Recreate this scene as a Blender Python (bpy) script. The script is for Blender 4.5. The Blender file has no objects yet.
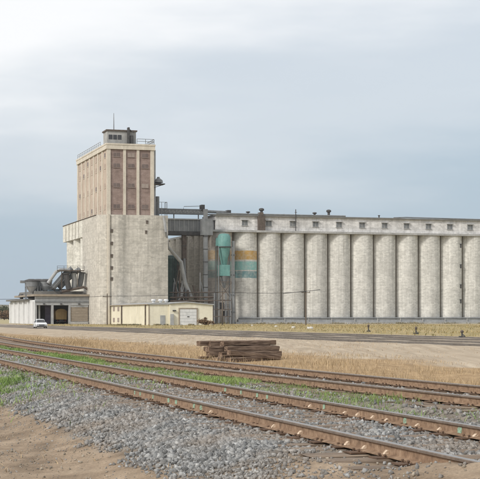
import bpy, math, random
import numpy as np
from mathutils import Vector, Matrix
random.seed(7); rng = np.random.default_rng(11)
sc = bpy.context.scene
C = sc.collection
R = math.radians

# ------------------------------------------------------------------ camera
F, XC, YH, HC = 1450.0, 240.0, 316.0, 1.55      # focal length (photo px), centre column, horizon row, eye height (m)
cam_d = bpy.data.cameras.new('camera'); cam = bpy.data.objects.new('camera', cam_d); C.objects.link(cam)
cam.location = (0, 0, HC); cam.rotation_euler = (R(90), 0, 0)
cam_d.sensor_width = 36; cam_d.lens = F/480*36
cam_d.shift_y = (YH-239.5)/480; cam_d.clip_start = .1; cam_d.clip_end = 20000
sc.camera = cam

# ------------------------------------------------------------------ light
SUN = Vector((-.71, -.70, .70)).normalized()
w = bpy.data.worlds.new('World'); sc.world = w; w.use_nodes = True
nt = w.node_tree; nt.nodes.clear()
def wn(t, **k):
    n = nt.nodes.new(t)
    for a, b in k.items(): setattr(n, a, b)
    return n
def wmath(op, a, b=None, c=None, clamp=False):
    n = wn('ShaderNodeMath', operation=op, use_clamp=clamp)
    for i, v in enumerate((a, b, c)):
        if v is None: continue
        if isinstance(v, (int, float)): n.inputs[i].default_value = v
        else: nt.links.new(v, n.inputs[i])
    return n.outputs[0]
sky = wn('ShaderNodeTexSky', sky_type='NISHITA', sun_disc=False)
sky.sun_elevation = math.asin(SUN.z); sky.sun_rotation = math.atan2(SUN.x, SUN.y)
sky.air_density = 1.2; sky.dust_density = 2.0
tc = wn('ShaderNodeTexCoord'); sep = wn('ShaderNodeSeparateXYZ'); nt.links.new(tc.outputs['Generated'], sep.inputs[0])
el = wmath('MAXIMUM', sep.outputs['Z'], 0.0)
mp = wn('ShaderNodeMapping'); mp.inputs['Scale'].default_value = (3.2, 3.2, 15.0); mp.inputs['Rotation'].default_value = (0, R(6), 0)
nt.links.new(tc.outputs['Generated'], mp.inputs[0])
nz = wn('ShaderNodeTexNoise'); nz.inputs['Scale'].default_value = 1.0; nz.inputs['Detail'].default_value = 5; nz.inputs['Roughness'].default_value = .5
nt.links.new(mp.outputs[0], nz.inputs['Vector'])
# an even overcast deck: thinner and brighter upwards and towards the veiled sun, grey-blue low down
side = wmath('MULTIPLY', sep.outputs['X'], -.75)
e1 = wmath('MULTIPLY_ADD', el, 5.4, -.26)
e2 = wmath('ADD', e1, side)
e3 = wmath('MULTIPLY_ADD', nz.outputs['Fac'], 1.25, -.62)
fac = wmath('ADD', e2, e3)
ramp = wn('ShaderNodeValToRGB'); cr = ramp.color_ramp; cr.interpolation = 'EASE'
cr.elements[0].position = 0.0; cr.elements[0].color = (.395, .487, .578, 1)
cr.elements[1].position = 1.0; cr.elements[1].color = (.90, .90, .905, 1)
e = cr.elements.new(.5); e.color = (.578, .63, .688, 1)
nt.links.new(fac, ramp.inputs[0])
bg1 = wn('ShaderNodeBackground'); bg1.inputs[1].default_value = .10; nt.links.new(sky.outputs[0], bg1.inputs[0])
bg2 = wn('ShaderNodeBackground'); bg2.inputs[1].default_value = 1.0; nt.links.new(ramp.outputs[0], bg2.inputs[0])
mx = wn('ShaderNodeMixShader'); mx.inputs[0].default_value = .88
nt.links.new(bg1.outputs[0], mx.inputs[1]); nt.links.new(bg2.outputs[0], mx.inputs[2])
out = wn('ShaderNodeOutputWorld'); nt.links.new(mx.outputs[0], out.inputs[0])
sl = bpy.data.lights.new('sun', 'SUN'); sl.energy = 2.0; sl.angle = R(11); sl.color = (1.0, .95, .87)
so = bpy.data.objects.new('sun', sl); C.objects.link(so)
so.rotation_euler = SUN.to_track_quat('Z', 'Y').to_euler(); so.location = (-60, -30, 80)
vs = sc.view_settings; vs.view_transform = 'Standard'; vs.look = 'None'; vs.gamma = 1; vs.use_curve_mapping = False; vs.exposure = 0.25

# ------------------------------------------------------------------ frames
PHI = math.atan(440/F); cph, sph = math.cos(PHI), math.sin(PHI)     # track / building direction
ZB = -.6                                                           # ground level at the elevator
OX, OY = (107-XC)/F*375, 375.0                                     # headhouse corner
def W(u, v): return OX+cph*u-sph*v, OY+sph*u+cph*v                 # building frame -> world
def U(x, v):
    k = (x-XC)/F; return (k*(OY+cph*v)-OX+sph*v)/(cph-k*sph)
def V(x, u):
    k = (x-XC)/F; return (OX+cph*u-k*OY-k*sph*u)/(sph+k*cph)
def Z(y, u, v): return HC+(YH-y)*W(u, v)[1]/F
def T(d, s): return d*cph-s*sph, d*sph+s*cph                       # track frame -> world
def at(x, y, z):                                                   # ground point under a photo pixel, at level z
    Y = F*(HC-z)/(y-YH); return ((x-XC)/F*Y, Y)
def s_of(x, d):                                                    # where along a line parallel to the track column x falls
    k = (x-XC)/F; return d*(cph-k*sph)/(sph+k*cph)

# second main track: gentle curve X(Y)
def c2(Y):
    Y = np.asarray(Y, float); Yc = np.clip(Y, 5, 70)
    x = 0.0-.337*(Yc-32)+.0012*(Yc-32)**2
    return x+(Y-Yc)*np.where(Y > 70, -.337+.0024*38, -.337-.0024*27)-.72
def dist2(X, Y):                                                   # signed perpendicular distance to the curve's centre line
    sl_ = -.337+.0024*(np.clip(Y, 5, 70)-32)
    return (X-c2(Y))/np.sqrt(1+sl_**2)

def hsh(X, Y, k):                                                  # cheap smooth bumps
    return np.sin(X*1.7*k+np.cos(Y*1.3*k)*1.9)*np.cos(Y*1.1*k+np.sin(X*.9*k)*1.6)
def sstep(a, b, x):
    t = np.clip((x-a)/(b-a), 0, 1); return t*t*(3-2*t)
def ground_z(X, Y):
    X = np.asarray(X, float); Y = np.asarray(Y, float)
    d = X*cph+Y*sph; s = -X*sph+Y*cph
    z = ZB*np.clip((Y-50)/290, 0, 1)+.025*hsh(X, Y, .35)
    near = 1-sstep(150, 260, np.abs(Y))
    a = d-5.45
    a2 = dist2(X, Y)
    top = .346+.012*hsh(X, Y, 2.3)
    b1 = np.where(a < 0, top*(1-sstep(1.25, 3.1, -a)), np.where(a2 < .5, top-.07*sstep(1.5, 2.1, a), 0))
    b2 = .343*(1-np.where(a2 < 0, sstep(1.4, 2.3, -a2), sstep(1.4, 2.7, a2)))
    bed = np.maximum(b1, b2)*near
    z = np.where(bed > .002, np.maximum(z+bed*0, 0)*0+z*(1-np.minimum(bed/.335, 1))+bed, z)
    # spoil heaped over the near rail at the crossing
    m = np.exp(-((d-4.62)/.5)**2)*(1-sstep(9.5, 10.7, s+.15*hsh(X, Y, 3)))*sstep(1, 4, s)
    z = z+m*(.145+.03*hsh(X, Y, 4.3))
    # shallow swells on the waste ground, and the low bank before the silos
    z = z+.05*hsh(X, Y, .11)*sstep(11, 16, d)*(1-sstep(28, 34, d))
    # far rise to the left: a low bluff beyond the plain
    z = z+30*np.exp(-((Y-2600)/500)**2)*np.exp(-((X+900)/900)**2)
    return z

# ------------------------------------------------------------------ material helpers
MATS = {}
def mat(name, cols, scale=1.0, stretch=(1, 1, 1), rough=.85, bump=0.0, fine=0.0, metal=0.0, detail=6, streak=0.0, spec=.3, island=0.0, lo=.3, hi=.7):
    if name in MATS: return MATS[name]
    m = bpy.data.materials.new(name); m.use_nodes = True; MATS[name] = m
    t = m.node_tree; n = t.nodes; L = t.links
    b = n['Principled BSDF']; b.inputs['Roughness'].default_value = rough; b.inputs['Metallic'].default_value = metal
    b.inputs['Specular IOR Level'].default_value = spec
    co = n.new('ShaderNodeTexCoord'); mpn = n.new('ShaderNodeMapping'); mpn.inputs['Scale'].default_value = [scale*q for q in stretch]
    oi = n.new('ShaderNodeObjectInfo')
    sh = n.new('ShaderNodeVectorMath'); sh.operation = 'MULTIPLY_ADD'
    sh.inputs[1].default_value = (37, 53, 29)
    L.new(oi.outputs['Random'], sh.inputs[0]); L.new(co.outputs['Object'], sh.inputs[2])
    L.new(sh.outputs[0], mpn.inputs[0])
    nz = n.new('ShaderNodeTexNoise'); nz.inputs['Scale'].default_value = 1; nz.inputs['Detail'].default_value = detail; nz.inputs['Roughness'].default_value = .62
    L.new(mpn.outputs[0], nz.inputs['Vector'])
    rp = n.new('ShaderNodeValToRGB'); e = rp.color_ramp.elements
    e[0].position = lo; e[1].position = hi
    e[0].color = (*cols[0], 1); e[1].color = (*cols[-1], 1)
    for i, c in enumerate(cols[1:-1]):
        q = e.new(lo+(hi-lo)*(i+1)/(len(cols)-1)); q.color = (*c, 1)
    L.new(nz.outputs['Fac'], rp.inputs[0]); col = rp.outputs[0]
    def mul(col, src, a, bb):
        mr = n.new('ShaderNodeMapRange'); mr.inputs[1].default_value = .25; mr.inputs[2].default_value = .75; mr.inputs[3].default_value = a; mr.inputs[4].default_value = bb
        L.new(src, mr.inputs[0])
        mm = n.new('ShaderNodeMix'); mm.data_type = 'RGBA'; mm.blend_type = 'MULTIPLY'; mm.inputs[0].default_value = 1
        L.new(col, mm.inputs[6]); L.new(mr.outputs[0], mm.inputs[7]); return mm.outputs[2]
    if fine:
        n2 = n.new('ShaderNodeTexNoise'); n2.inputs['Scale'].default_value = 7; n2.inputs['Detail'].default_value = 3
        L.new(mpn.outputs[0], n2.inputs['Vector']); col = mul(col, n2.outputs['Fac'], 1-fine, 1+fine)
    if streak:                                   # rain streaks: noise drawn out down the wall
        m3 = n.new('ShaderNodeMapping'); m3.inputs['Scale'].default_value = (1.6, 1.6, .09); L.new(sh.outputs[0], m3.inputs[0])
        n3 = n.new('ShaderNodeTexNoise'); n3.inputs['Scale'].default_value = 1; n3.inputs['Detail'].default_value = 4
        L.new(m3.outputs[0], n3.inputs['Vector']); col = mul(col, n3.outputs['Fac'], 1-streak, 1+streak*.6)
    if island:
        g = n.new('ShaderNodeNewGeometry'); mr = n.new('ShaderNodeMapRange'); mr.inputs[3].default_value = 1-island; mr.inputs[4].default_value = 1+island
        L.new(g.outputs['Random Per Island'], mr.inputs[0])
        mm = n.new('ShaderNodeMix'); mm.data_type = 'RGBA'; mm.blend_type = 'MULTIPLY'; mm.inputs[0].default_value = 1
        L.new(col, mm.inputs[6]); L.new(mr.outputs[0], mm.inputs[7]); col = mm.outputs[2]
    L.new(col, b.inputs['Base Color'])
    if bump:
        bp = n.new('ShaderNodeBump'); bp.inputs['Strength'].default_value = .8; bp.inputs['Distance'].default_value = bump
        L.new(nz.outputs['Fac'], bp.inputs['Height']); L.new(bp.outputs[0], b.inputs['Normal'])
    m['col'] = 1
    return m

def concrete_mat(name, dark, lightc, bands=None, fade=1.0, cell=1.0):
    """slip-formed concrete: blotches of patching in short courses, streaks, faint lift lines; optional painted bands by height"""
    if name in MATS: return MATS[name]
    m = mat(name, [dark, [(a+b)/2 for a, b in zip(dark, lightc)], lightc], scale=.45, stretch=(1, 1, .8), rough=.9, fine=.10, streak=.17)
    t = m.node_tree; n = t.nodes; L = t.links; b = n['Principled BSDF']
    src = b.inputs['Base Color'].links[0].from_socket
    co = n.new('ShaderNodeTexCoord'); mpn = n.new('ShaderNodeMapping'); mpn.inputs['Scale'].default_value = (1.15*cell, 1.15*cell, 2.3*cell)
    L.new(co.outputs['Object'], mpn.inputs[0])
    vo = n.new('ShaderNodeTexVoronoi'); vo.inputs['Scale'].default_value = 1; vo.distance = 'CHEBYCHEV'; L.new(mpn.outputs[0], vo.inputs['Vector'])
    sp = n.new('ShaderNodeSeparateColor'); L.new(vo.outputs['Color'], sp.inputs[0])
    mr = n.new('ShaderNodeMapRange'); mr.inputs[3].default_value = .86; mr.inputs[4].default_value = 1.1; L.new(sp.outputs[0], mr.inputs[0])
    mm = n.new('ShaderNodeMix'); mm.data_type = 'RGBA'; mm.blend_type = 'MULTIPLY'; mm.inputs[0].default_value = 1
    L.new(src, mm.inputs[6]); L.new(mr.outputs[0], mm.inputs[7]); col = mm.outputs[2]
    sho = n.new('ShaderNodeVectorMath'); sho.operation = 'MULTIPLY_ADD'; sho.inputs[1].default_value = (71, 43, 19); oi3 = n.new('ShaderNodeObjectInfo'); L.new(oi3.outputs['Random'], sho.inputs[0]); L.new(co.outputs['Object'], sho.inputs[2])
    m4 = n.new('ShaderNodeMapping'); m4.inputs['Scale'].default_value = (2.4, 2.4, .075); L.new(sho.outputs[0], m4.inputs[0])
    n4 = n.new('ShaderNodeTexNoise'); n4.inputs['Scale'].default_value = 1; n4.inputs['Detail'].default_value = 5; n4.inputs['Roughness'].default_value = .7; L.new(m4.outputs[0], n4.inputs['Vector'])
    r4 = n.new('ShaderNodeMapRange'); r4.inputs[1].default_value = .55; r4.inputs[2].default_value = .72; r4.inputs[4].default_value = .42; L.new(n4.outputs['Fac'], r4.inputs[0])
    x4 = n.new('ShaderNodeMix'); x4.data_type = 'RGBA'; x4.inputs[7].default_value = (.24, .22, .19, 1); L.new(r4.outputs[0], x4.inputs[0]); L.new(col, x4.inputs[6]); col = x4.outputs[2]
    oi2 = n.new('ShaderNodeObjectInfo'); mo = n.new('ShaderNodeMapRange'); mo.inputs[3].default_value = .93; mo.inputs[4].default_value = 1.05; L.new(oi2.outputs['Random'], mo.inputs[0])
    mm2 = n.new('ShaderNodeMix'); mm2.data_type = 'RGBA'; mm2.blend_type = 'MULTIPLY'; mm2.inputs[0].default_value = 1; L.new(col, mm2.inputs[6]); L.new(mo.outputs[0], mm2.inputs[7]); col = mm2.outputs[2]
    # lift lines
    sx = n.new('ShaderNodeSeparateXYZ'); L.new(co.outputs['Object'], sx.inputs[0])
    md = n.new('ShaderNodeMath'); md.operation = 'MODULO'; md.inputs[1].default_value = 1.9; L.new(sx.outputs[2], md.inputs[0])
    lt = n.new('ShaderNodeMath'); lt.operation = 'LESS_THAN'; lt.inputs[1].default_value = .13; L.new(md.outputs[0], lt.inputs[0])
    ms = n.new('ShaderNodeMath'); ms.operation = 'MULTIPLY'; ms.inputs[1].default_value = .17; L.new(lt.outputs[0], ms.inputs[0])
    m2 = n.new('ShaderNodeMix'); m2.data_type = 'RGBA'; m2.inputs[7].default_value = (.16, .155, .14, 1)
    L.new(ms.outputs[0], m2.inputs[0]); L.new(col, m2.inputs[6]); col = m2.outputs[2]
    if bands:
        nzz = n.new('ShaderNodeTexNoise'); nzz.inputs['Scale'].default_value = 1.3; nzz.inputs['Detail'].default_value = 6; L.new(co.outputs['Object'], nzz.inputs[0])
        wear = n.new('ShaderNodeMapRange'); wear.inputs[1].default_value = .3; wear.inputs[2].default_value = .6; wear.inputs[3].default_value = .55*fade; wear.inputs[4].default_value = fade
        L.new(nzz.outputs['Fac'], wear.inputs[0])
        for z0, z1, c in bands:
            g = n.new('ShaderNodeMath'); g.operation = 'GREATER_THAN'; g.inputs[1].default_value = z0; L.new(sx.outputs[2], g.inputs[0])
            l = n.new('ShaderNodeMath'); l.operation = 'LESS_THAN'; l.inputs[1].default_value = z1; L.new(sx.outputs[2], l.inputs[0])
            a = n.new('ShaderNodeMath'); a.operation = 'MULTIPLY'; L.new(g.outputs[0], a.inputs[0]); L.new(l.outputs[0], a.inputs[1])
            a2 = n.new('ShaderNodeMath'); a2.operation = 'MULTIPLY'; L.new(a.outputs[0], a2.inputs[0]); L.new(wear.outputs[0], a2.inputs[1])
            m3 = n.new('ShaderNodeMix'); m3.data_type = 'RGBA'; m3.inputs[7].default_value = (*c, 1)
            L.new(a2.outputs[0], m3.inputs[0]); L.new(col, m3.inputs[6]); col = m3.outputs[2]
    L.new(col, b.inputs['Base Color'])
    return m

M = {}
M['silo'] = concrete_mat('silo_concrete', (.56, .55, .515), (.70, .69, .65))
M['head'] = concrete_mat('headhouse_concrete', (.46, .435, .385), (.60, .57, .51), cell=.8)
M['whitebin'] = concrete_mat('whitewashed_concrete', (.58, .56, .49), (.76, .74, .67))
M['gallery'] = concrete_mat('gallery_plaster', (.54, .53, .52), (.75, .74, .73), cell=.8)
M['joint_crease'] = mat('dark_joint_crease_shade', [(.12, .105, .085), (.20, .18, .15)], .6, stretch=(1, 1, .3), rough=.95)  # dark tone for panel joints, and for painted shade in the silo creases
M['plinth'] = mat('plinth_concrete', [(.30, .30, .29), (.46, .46, .45)], .5, rough=.9, fine=.1, streak=.1)
M['cream'] = mat('cream_render', [(.54, .49, .41), (.68, .63, .54)], .4, rough=.85, fine=.08, streak=.12)
M['brick'] = mat('brown_brick', [(.21, .155, .135), (.285, .215, .19), (.345, .27, .24)], .5, stretch=(1, 1, 2.0), rough=.9, fine=.16, streak=.1)
M['tanbrick'] = mat('tan_brick', [(.44, .36, .295), (.54, .45, .37)], .5, rough=.9, fine=.1, streak=.12)
M['glass'] = mat('dark_window_glass', [(.03, .032, .035), (.07, .07, .075)], .5, rough=.25, spec=.5)
M['brownglass'] = mat('dusty_window_glass', [(.13, .10, .092), (.20, .16, .145)], .5, rough=.4)
M['sill'] = mat('brick_sill', [(.27, .215, .19), (.33, .27, .24)], 1)
M['paletan'] = mat('blocked_window', [(.36, .29, .24), (.42, .34, .285)], 1)
M['paleglass'] = mat('boarded_window', [(.29, .24, .21), (.36, .305, .27)], 1, rough=.7)
M['grey'] = mat('grey_sheet_steel', [(.16, .17, .18), (.24, .25, .255)], .8, rough=.6, fine=.08, streak=.15)
M['lightgrey'] = mat('light_grey_steel', [(.30, .31, .32), (.42, .43, .43)], .8, rough=.55, fine=.08, streak=.12)
M['dark'] = mat('dark_steel', [(.045, .045, .048), (.09, .088, .088)], 1.5, rough=.6)
M['rustdark'] = mat('brown_stained_steel', [(.07, .055, .045), (.16, .13, .11)], 1.2, rough=.75)
M['teal'] = mat('teal_paint', [(.11, .26, .245), (.19, .37, .345)], .8, rough=.55, fine=.1, streak=.15)
M['white'] = mat('white_paint', [(.62, .63, .63), (.74, .745, .745)], .6, rough=.7, fine=.05, streak=.15)
M['yellow'] = mat('cream_yellow_siding', [(.70, .66, .53), (.80, .765, .635)], .35, rough=.6, fine=.05, streak=.10)
M['tan'] = mat('tan_sheet', [(.29, .245, .19), (.36, .31, .25)], .6, rough=.75, fine=.06, streak=.1)
M['roofgrey'] = mat('roof_felt', [(.14, .14, .135), (.22, .215, .2)], .6, rough=.85)
M['tie'] = mat('creosoted_timber', [(.075, .052, .036), (.15, .105, .075), (.24, .18, .13)], 3, stretch=(.5, 6, 6), rough=.9, fine=.2, bump=.01)
M['oldtie'] = mat('weathered_timber', [(.045, .03, .022), (.145, .098, .07), (.33, .245, .18)], 3, stretch=(.6, 7, 7), rough=.92, fine=.2, bump=.012, island=.2)
M['bedtie'] = mat('grey_brown_timber', [(.11, .085, .062), (.19, .145, .11), (.30, .24, .18)], 3, stretch=(.5, 6, 6), rough=.92, fine=.2, bump=.01)
M['rail'] = mat('rusty_rail', [(.155, .10, .066), (.26, .172, .112), (.37, .262, .18)], 5, stretch=(.6, 3, 3), rough=.7, fine=.12, bump=.002)
M['railhead'] = mat('brown_rail_head', [(.12, .092, .072), (.20, .158, .128)], 5, stretch=(.6, 3, 3), rough=.55, fine=.12)
M['railtop'] = mat('worn_rail_head', [(.20, .19, .18), (.30, .285, .27)], 4, stretch=(.3, 6, 6), rough=.35, metal=.6)
M['plate'] = mat('rusty_plate', [(.07, .045, .032), (.16, .10, .065)], 12, rough=.85)
M['anchor'] = mat('painted_glint_clip', [(.30, .20, .13), (.60, .47, .35), (.66, .54, .42)], 30, rough=.7, lo=.35, hi=.6)  # cream tone paints the glints of the rail clips into their colour
M['greenpaint'] = mat('green_marking_paint', [(.24, .19, .13), (.25, .36, .26), (.33, .50, .38)], 26, rough=.7, lo=.36, hi=.56)
M['stone'] = mat('ballast_stone', [(.12, .122, .122), (.22, .222, .22), (.36, .36, .35)], 9, rough=.85, fine=.15, island=.5)
_t = M['stone'].node_tree; _n = _t.nodes; _b = _n['Principled BSDF']; _src = _b.inputs['Base Color'].links[0].from_socket
_g = _n.new('ShaderNodeNewGeometry'); _z = _n.new('ShaderNodeTexNoise'); _z.inputs['Scale'].default_value = 1.1; _z.inputs['Detail'].default_value = 5; _t.links.new(_g.outputs['Position'], _z.inputs['Vector'])
_r = _n.new('ShaderNodeMapRange'); _r.inputs[1].default_value = .42; _r.inputs[2].default_value = .68; _r.inputs[4].default_value = .6; _t.links.new(_z.outputs['Fac'], _r.inputs[0])
_m = _n.new('ShaderNodeMix'); _m.data_type = 'RGBA'; _m.inputs[7].default_value = (.27, .215, .165, 1); _t.links.new(_r.outputs[0], _m.inputs[0]); _t.links.new(_src, _m.inputs[6]); _t.links.new(_m.outputs[2], _b.inputs['Base Color'])
M['pebble'] = mat('dirt_pebble', [(.20, .165, .125), (.34, .30, .245)], 9, rough=.9, island=.45)
M['yardtie'] = mat('yard_sleeper', [(.11, .095, .08), (.19, .165, .14)], 2, rough=.9)
M['yardrail'] = mat('yard_rail', [(.17, .145, .12), (.27, .235, .205)], 2, rough=.55)
M['wood'] = mat('pole_wood', [(.10, .08, .065), (.19, .16, .13)], 2, stretch=(4, 4, .4), rough=.9)
M['wire'] = mat('black_cable', [(.03, .03, .03), (.05, .05, .05)], 2, rough=.7)
M['carpaint'] = mat('white_car_paint', [(.74, .75, .76), (.78, .785, .79)], 1, rough=.25, spec=.5)
M['tyre'] = mat('tyre_rubber', [(.02, .02, .02), (.035, .035, .035)], 6, rough=.85)
M['lamp'] = mat('lamp_glass', [(.55, .56, .58), (.65, .66, .68)], 6, rough=.15, spec=.6)
M['truck'] = mat('ochre_paint', [(.36, .25, .11), (.46, .33, .15)], .8, rough=.6, fine=.06)
M['block'] = mat('pale_concrete', [(.46, .45, .42), (.62, .61, .58)], 2, rough=.9)
M['bark'] = mat('bark', [(.07, .055, .045), (.13, .105, .085)], 3, rough=.95)
def leaf_mat(name, a, b, isl=.35, sc_=2.0):
    m = mat(name, [a, b], sc_, rough=.75, island=isl, spec=.2)
    return m
M['leaf'] = leaf_mat('grey_green_leaves', (.045, .055, .030), (.10, .11, .06))
M['dryleaf'] = leaf_mat('dry_brown_leaves', (.14, .085, .05), (.22, .15, .09))
M['drygrass'] = leaf_mat('dry_grass', (.33, .24, .14), (.52, .405, .26), .32, .25)
M['strawgrass'] = leaf_mat('straw_grass', (.20, .18, .08), (.46, .35, .18), .3, .12)
M['roughweed'] = leaf_mat('rough_weeds', (.07, .075, .035), (.26, .21, .11), .4, .2)
M['greengrass'] = leaf_mat('green_grass', (.13, .215, .06), (.29, .37, .13), .4, .7)

# ------------------------------------------------------------------ mesh helpers
class MB:
    def __init__(s): s.v = []; s.f = []
    def add(s, vs_, fs_):
        k = len(s.v); s.v += [tuple(p) for p in vs_]; s.f += [tuple(k+i for i in f) for f in fs_]; return s
    def box(s, x0, x1, y0, y1, z0, z1):
        return s.add([(x0, y0, z0), (x1, y0, z0), (x1, y1, z0), (x0, y1, z0), (x0, y0, z1), (x1, y0, z1), (x1, y1, z1), (x0, y1, z1)],
                     [(3, 2, 1, 0), (4, 5, 6, 7), (0, 1, 5, 4), (1, 2, 6, 5), (2, 3, 7, 6), (3, 0, 4, 7)])
    def prism(s, pts, z0, z1):                   # plan outline (counter-clockwise) pulled up
        n = len(pts)
        vs_ = [(x, y, z0) for x, y in pts]+[(x, y, z1) for x, y in pts]
        fs_ = [tuple(range(n))[::-1], tuple(range(n, 2*n))]+[(i, (i+1) % n, n+(i+1) % n, n+i) for i in range(n)]
        return s.add(vs_, fs_)
    def prism_y(s, pts, y0, y1):                 # outline in x,z pulled along y
        n = len(pts)
        vs_ = [(x, y0, z) for x, z in pts]+[(x, y1, z) for x, z in pts]
        fs_ = [tuple(range(n)), tuple(range(n, 2*n))[::-1]]+[((i+1) % n, i, n+i, n+(i+1) % n) for i in range(n)]
        return s.add(vs_, fs_)
    def lathe(s, prof, cx, cy, n=20):            # profile of (r, z) about a vertical axis, closed at both ends
        vs_ = []; fs_ = []
        for r, z in prof:
            vs_ += [(cx+r*math.cos(2*math.pi*i/n), cy+r*math.sin(2*math.pi*i/n), z) for i in range(n)]
        for j in range(len(prof)-1):
            fs_ += [(j*n+i, j*n+(i+1) % n, (j+1)*n+(i+1) % n, (j+1)*n+i) for i in range(n)]
        fs_ += [tuple(range(n))[::-1], tuple((len(prof)-1)*n+i for i in range(n))]
        return s.add(vs_, fs_)
    def tube(s, pts, r, n=8):
        pts = [Vector(p) for p in pts]; vs_ = []; fs_ = []
        rr = r if isinstance(r, (list, tuple)) else [r]*len(pts)
        for i, p in enumerate(pts):
            d = (pts[min(i+1, len(pts)-1)]-pts[max(i-1, 0)]).normalized()
            a = d.cross(Vector((0, 0, 1)) if abs(d.z) < .9 else Vector((1, 0, 0))).normalized(); b = d.cross(a)
            vs_ += [tuple(p+(a*math.cos(2*math.pi*k/n)+b*math.sin(2*math.pi*k/n))*rr[i]) for k in range(n)]
        for j in range(len(pts)-1):
            fs_ += [(j*n+i, j*n+(i+1) % n, (j+1)*n+(i+1) % n, (j+1)*n+i) for i in range(n)]
        fs_ += [tuple(range(n))[::-1], tuple((len(pts)-1)*n+i for i in range(n))]
        return s.add(vs_, fs_)
    def bar(s, a, b, wx, wy=None):               # straight square bar between two points
        wy = wy or wx
        a, b = Vector(a), Vector(b); d = (b-a).normalized()
        p = d.cross(Vector((0, 0, 1)) if abs(d.z) < .9 else Vector((1, 0, 0))).normalized(); q = d.cross(p)
        vs_ = [tuple(e+p*sx*wx/2+q*sy*wy/2) for e in (a, b) for sx, sy in ((-1, -1), (1, -1), (1, 1), (-1, 1))]
        return s.add(vs_, [(0, 1, 2, 3), (7, 6, 5, 4), (0, 4, 5, 1), (1, 5, 6, 2), (2, 6, 7, 3), (3, 7, 4, 0)])
    def mesh(s, name, m=None, smooth=False, off=(0, 0, 0)):
        me = bpy.data.meshes.new(name)
        me.from_pydata([(x-off[0], y-off[1], z-off[2]) for x, y, z in s.v], [], s.f)
        import bmesh
        bm = bmesh.new(); bm.from_mesh(me); bmesh.ops.recalc_face_normals(bm, faces=bm.faces); bm.to_mesh(me); bm.free()
        if smooth:
            for p in me.polygons: p.use_smooth = True
            try: me.set_sharp_from_angle(angle=R(35))
            except Exception: pass
        if m is not None: me.materials.append(m)
        me.update(); return me
def link(name, me, parent=None, loc=None, rot=None):
    o = bpy.data.objects.new(name, me); C.objects.link(o)
    if parent: o.parent = parent
    if loc is not None: o.location = loc
    if rot is not None: o.rotation_euler = rot
    return o
def tag(o, label, cat, group=None):
    o['label'] = label; o['category'] = cat
    if group: o['group'] = group
    return o
ORG = {}
def thing(name, label, cat, u, v, z, group=None):          # an Empty at its base, in the building frame
    o = bpy.data.objects.new(name, None); C.objects.link(o)
    X, Y = W(u, v); o.location = (X, Y, z); o.rotation_euler = (0, 0, PHI); o.empty_display_size = .5
    ORG[o.name] = (u, v, z); return tag(o, label, cat, group)
def part(name, mb, m, t, smooth=False):                    # mesh given in building-frame coordinates
    root = t
    off = ORG[root.name]
    o = link(name, mb.mesh(name, m, smooth, off), t); ORG[o.name] = off
    return o
def pieces(name, mesh_, t, spots):                         # alike parts sharing one mesh, spots in building frame (u,v,z[,rz])
    off = ORG[t.name]; res = []
    for sp in spots:
        o = link(name, mesh_, t, (sp[0]-off[0], sp[1]-off[1], sp[2]-off[2]), (0, 0, sp[3] if len(sp) > 3 else 0)); ORG[o.name] = tuple(sp[:3]); res.append(o)
    return res
def fast_mesh(name, verts, faces, m=None):                 # numpy triangles
    me = bpy.data.meshes.new(name); nv, nf = len(verts), len(faces); k = faces.shape[1]
    me.vertices.add(nv); me.vertices.foreach_set('co', verts.astype(np.float32).ravel())
    me.loops.add(nf*k); me.loops.foreach_set('vertex_index', faces.astype(np.int32).ravel())
    me.polygons.add(nf); me.polygons.foreach_set('loop_start', np.arange(0, nf*k, k, dtype=np.int32))
    me.update(calc_edges=True)
    if m: me.materials.append(m)
    return me

# ------------------------------------------------------------------ ground
def spaced(segments):
    r = []
    for a, b, st in segments: r += list(np.arange(a, b, st))
    return np.array(sorted(set(np.round(r, 4))))
def geo(a, b, n, sign=1): return sign*np.geomspace(a, b, n)
dd = np.concatenate([geo(16, 3800, 26, -1)[::-1], spaced([(-15, 2, .5), (2, 12, .1), (12, 30, .4), (30, 52, .5), (52, 62, 1.5)]), np.linspace(64, 200, 24), geo(210, 3800, 22)])
ss = np.concatenate([geo(12, 3000, 14, -1)[::-1], spaced([(-11, 6, 1), (6, 40, .2), (40, 75, .5), (75, 160, 2)]), np.linspace(164, 560, 60), geo(580, 4400, 34)])
Dg, Sg = np.meshgrid(dd, ss, indexing='ij')
Xg = Dg*cph-Sg*sph; Yg = Dg*sph+Sg*cph
Zg = ground_z(Xg, Yg)
nd, ns_ = Dg.shape
idx = np.arange(nd*ns_).reshape(nd, ns_)
faces = np.stack([idx[:-1, :-1], idx[1:, :-1], idx[1:, 1:], idx[:-1, 1:]], -1).reshape(-1, 4)
gme = fast_mesh('ground', np.stack([Xg, Yg, Zg], -1).reshape(-1, 3), faces)
for p in gme.polygons: p.use_smooth = True
A2 = dist2(Xg, Yg); A1 = Dg-5.45
nearm = 1-sstep(120, 200, np.abs(Yg))
grav = np.maximum((1-sstep(1.9, 2.7, np.where(A1 < 0, -A1*1.0, A1*1.35))), (1-sstep(1.5, 2.1, np.abs(A2)))*.75)*nearm
yard = np.maximum.reduce([1-sstep(1.0, 1.6, np.abs(Dg-q)) for q in (35.3, 39.6, 44.2, 48.6)])*(Yg > 0)*.9
dry = sstep(1.2, 2.0, A2)*(1-sstep(17, 22, Dg+1.2*hsh(Xg, Yg, .3)))*sstep(8, 14, Yg)
green = (sstep(1.0, 1.5, A1))*(1-sstep(-1.4, -.8, A2))*sstep(20, 28, Yg)*.9
green = np.maximum(green, .9*np.exp(-((Dg-3.55)/.55)**2-((Sg-28.5)/3.2)**2))
weeds = sstep(50, 55, Dg)*(1-sstep(130, 190, np.abs(Xg)))*(1-sstep(330, 420, Yg))
field = np.clip(sstep(330, 480, Yg)+sstep(150, 260, Dg), 0, 1)
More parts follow.
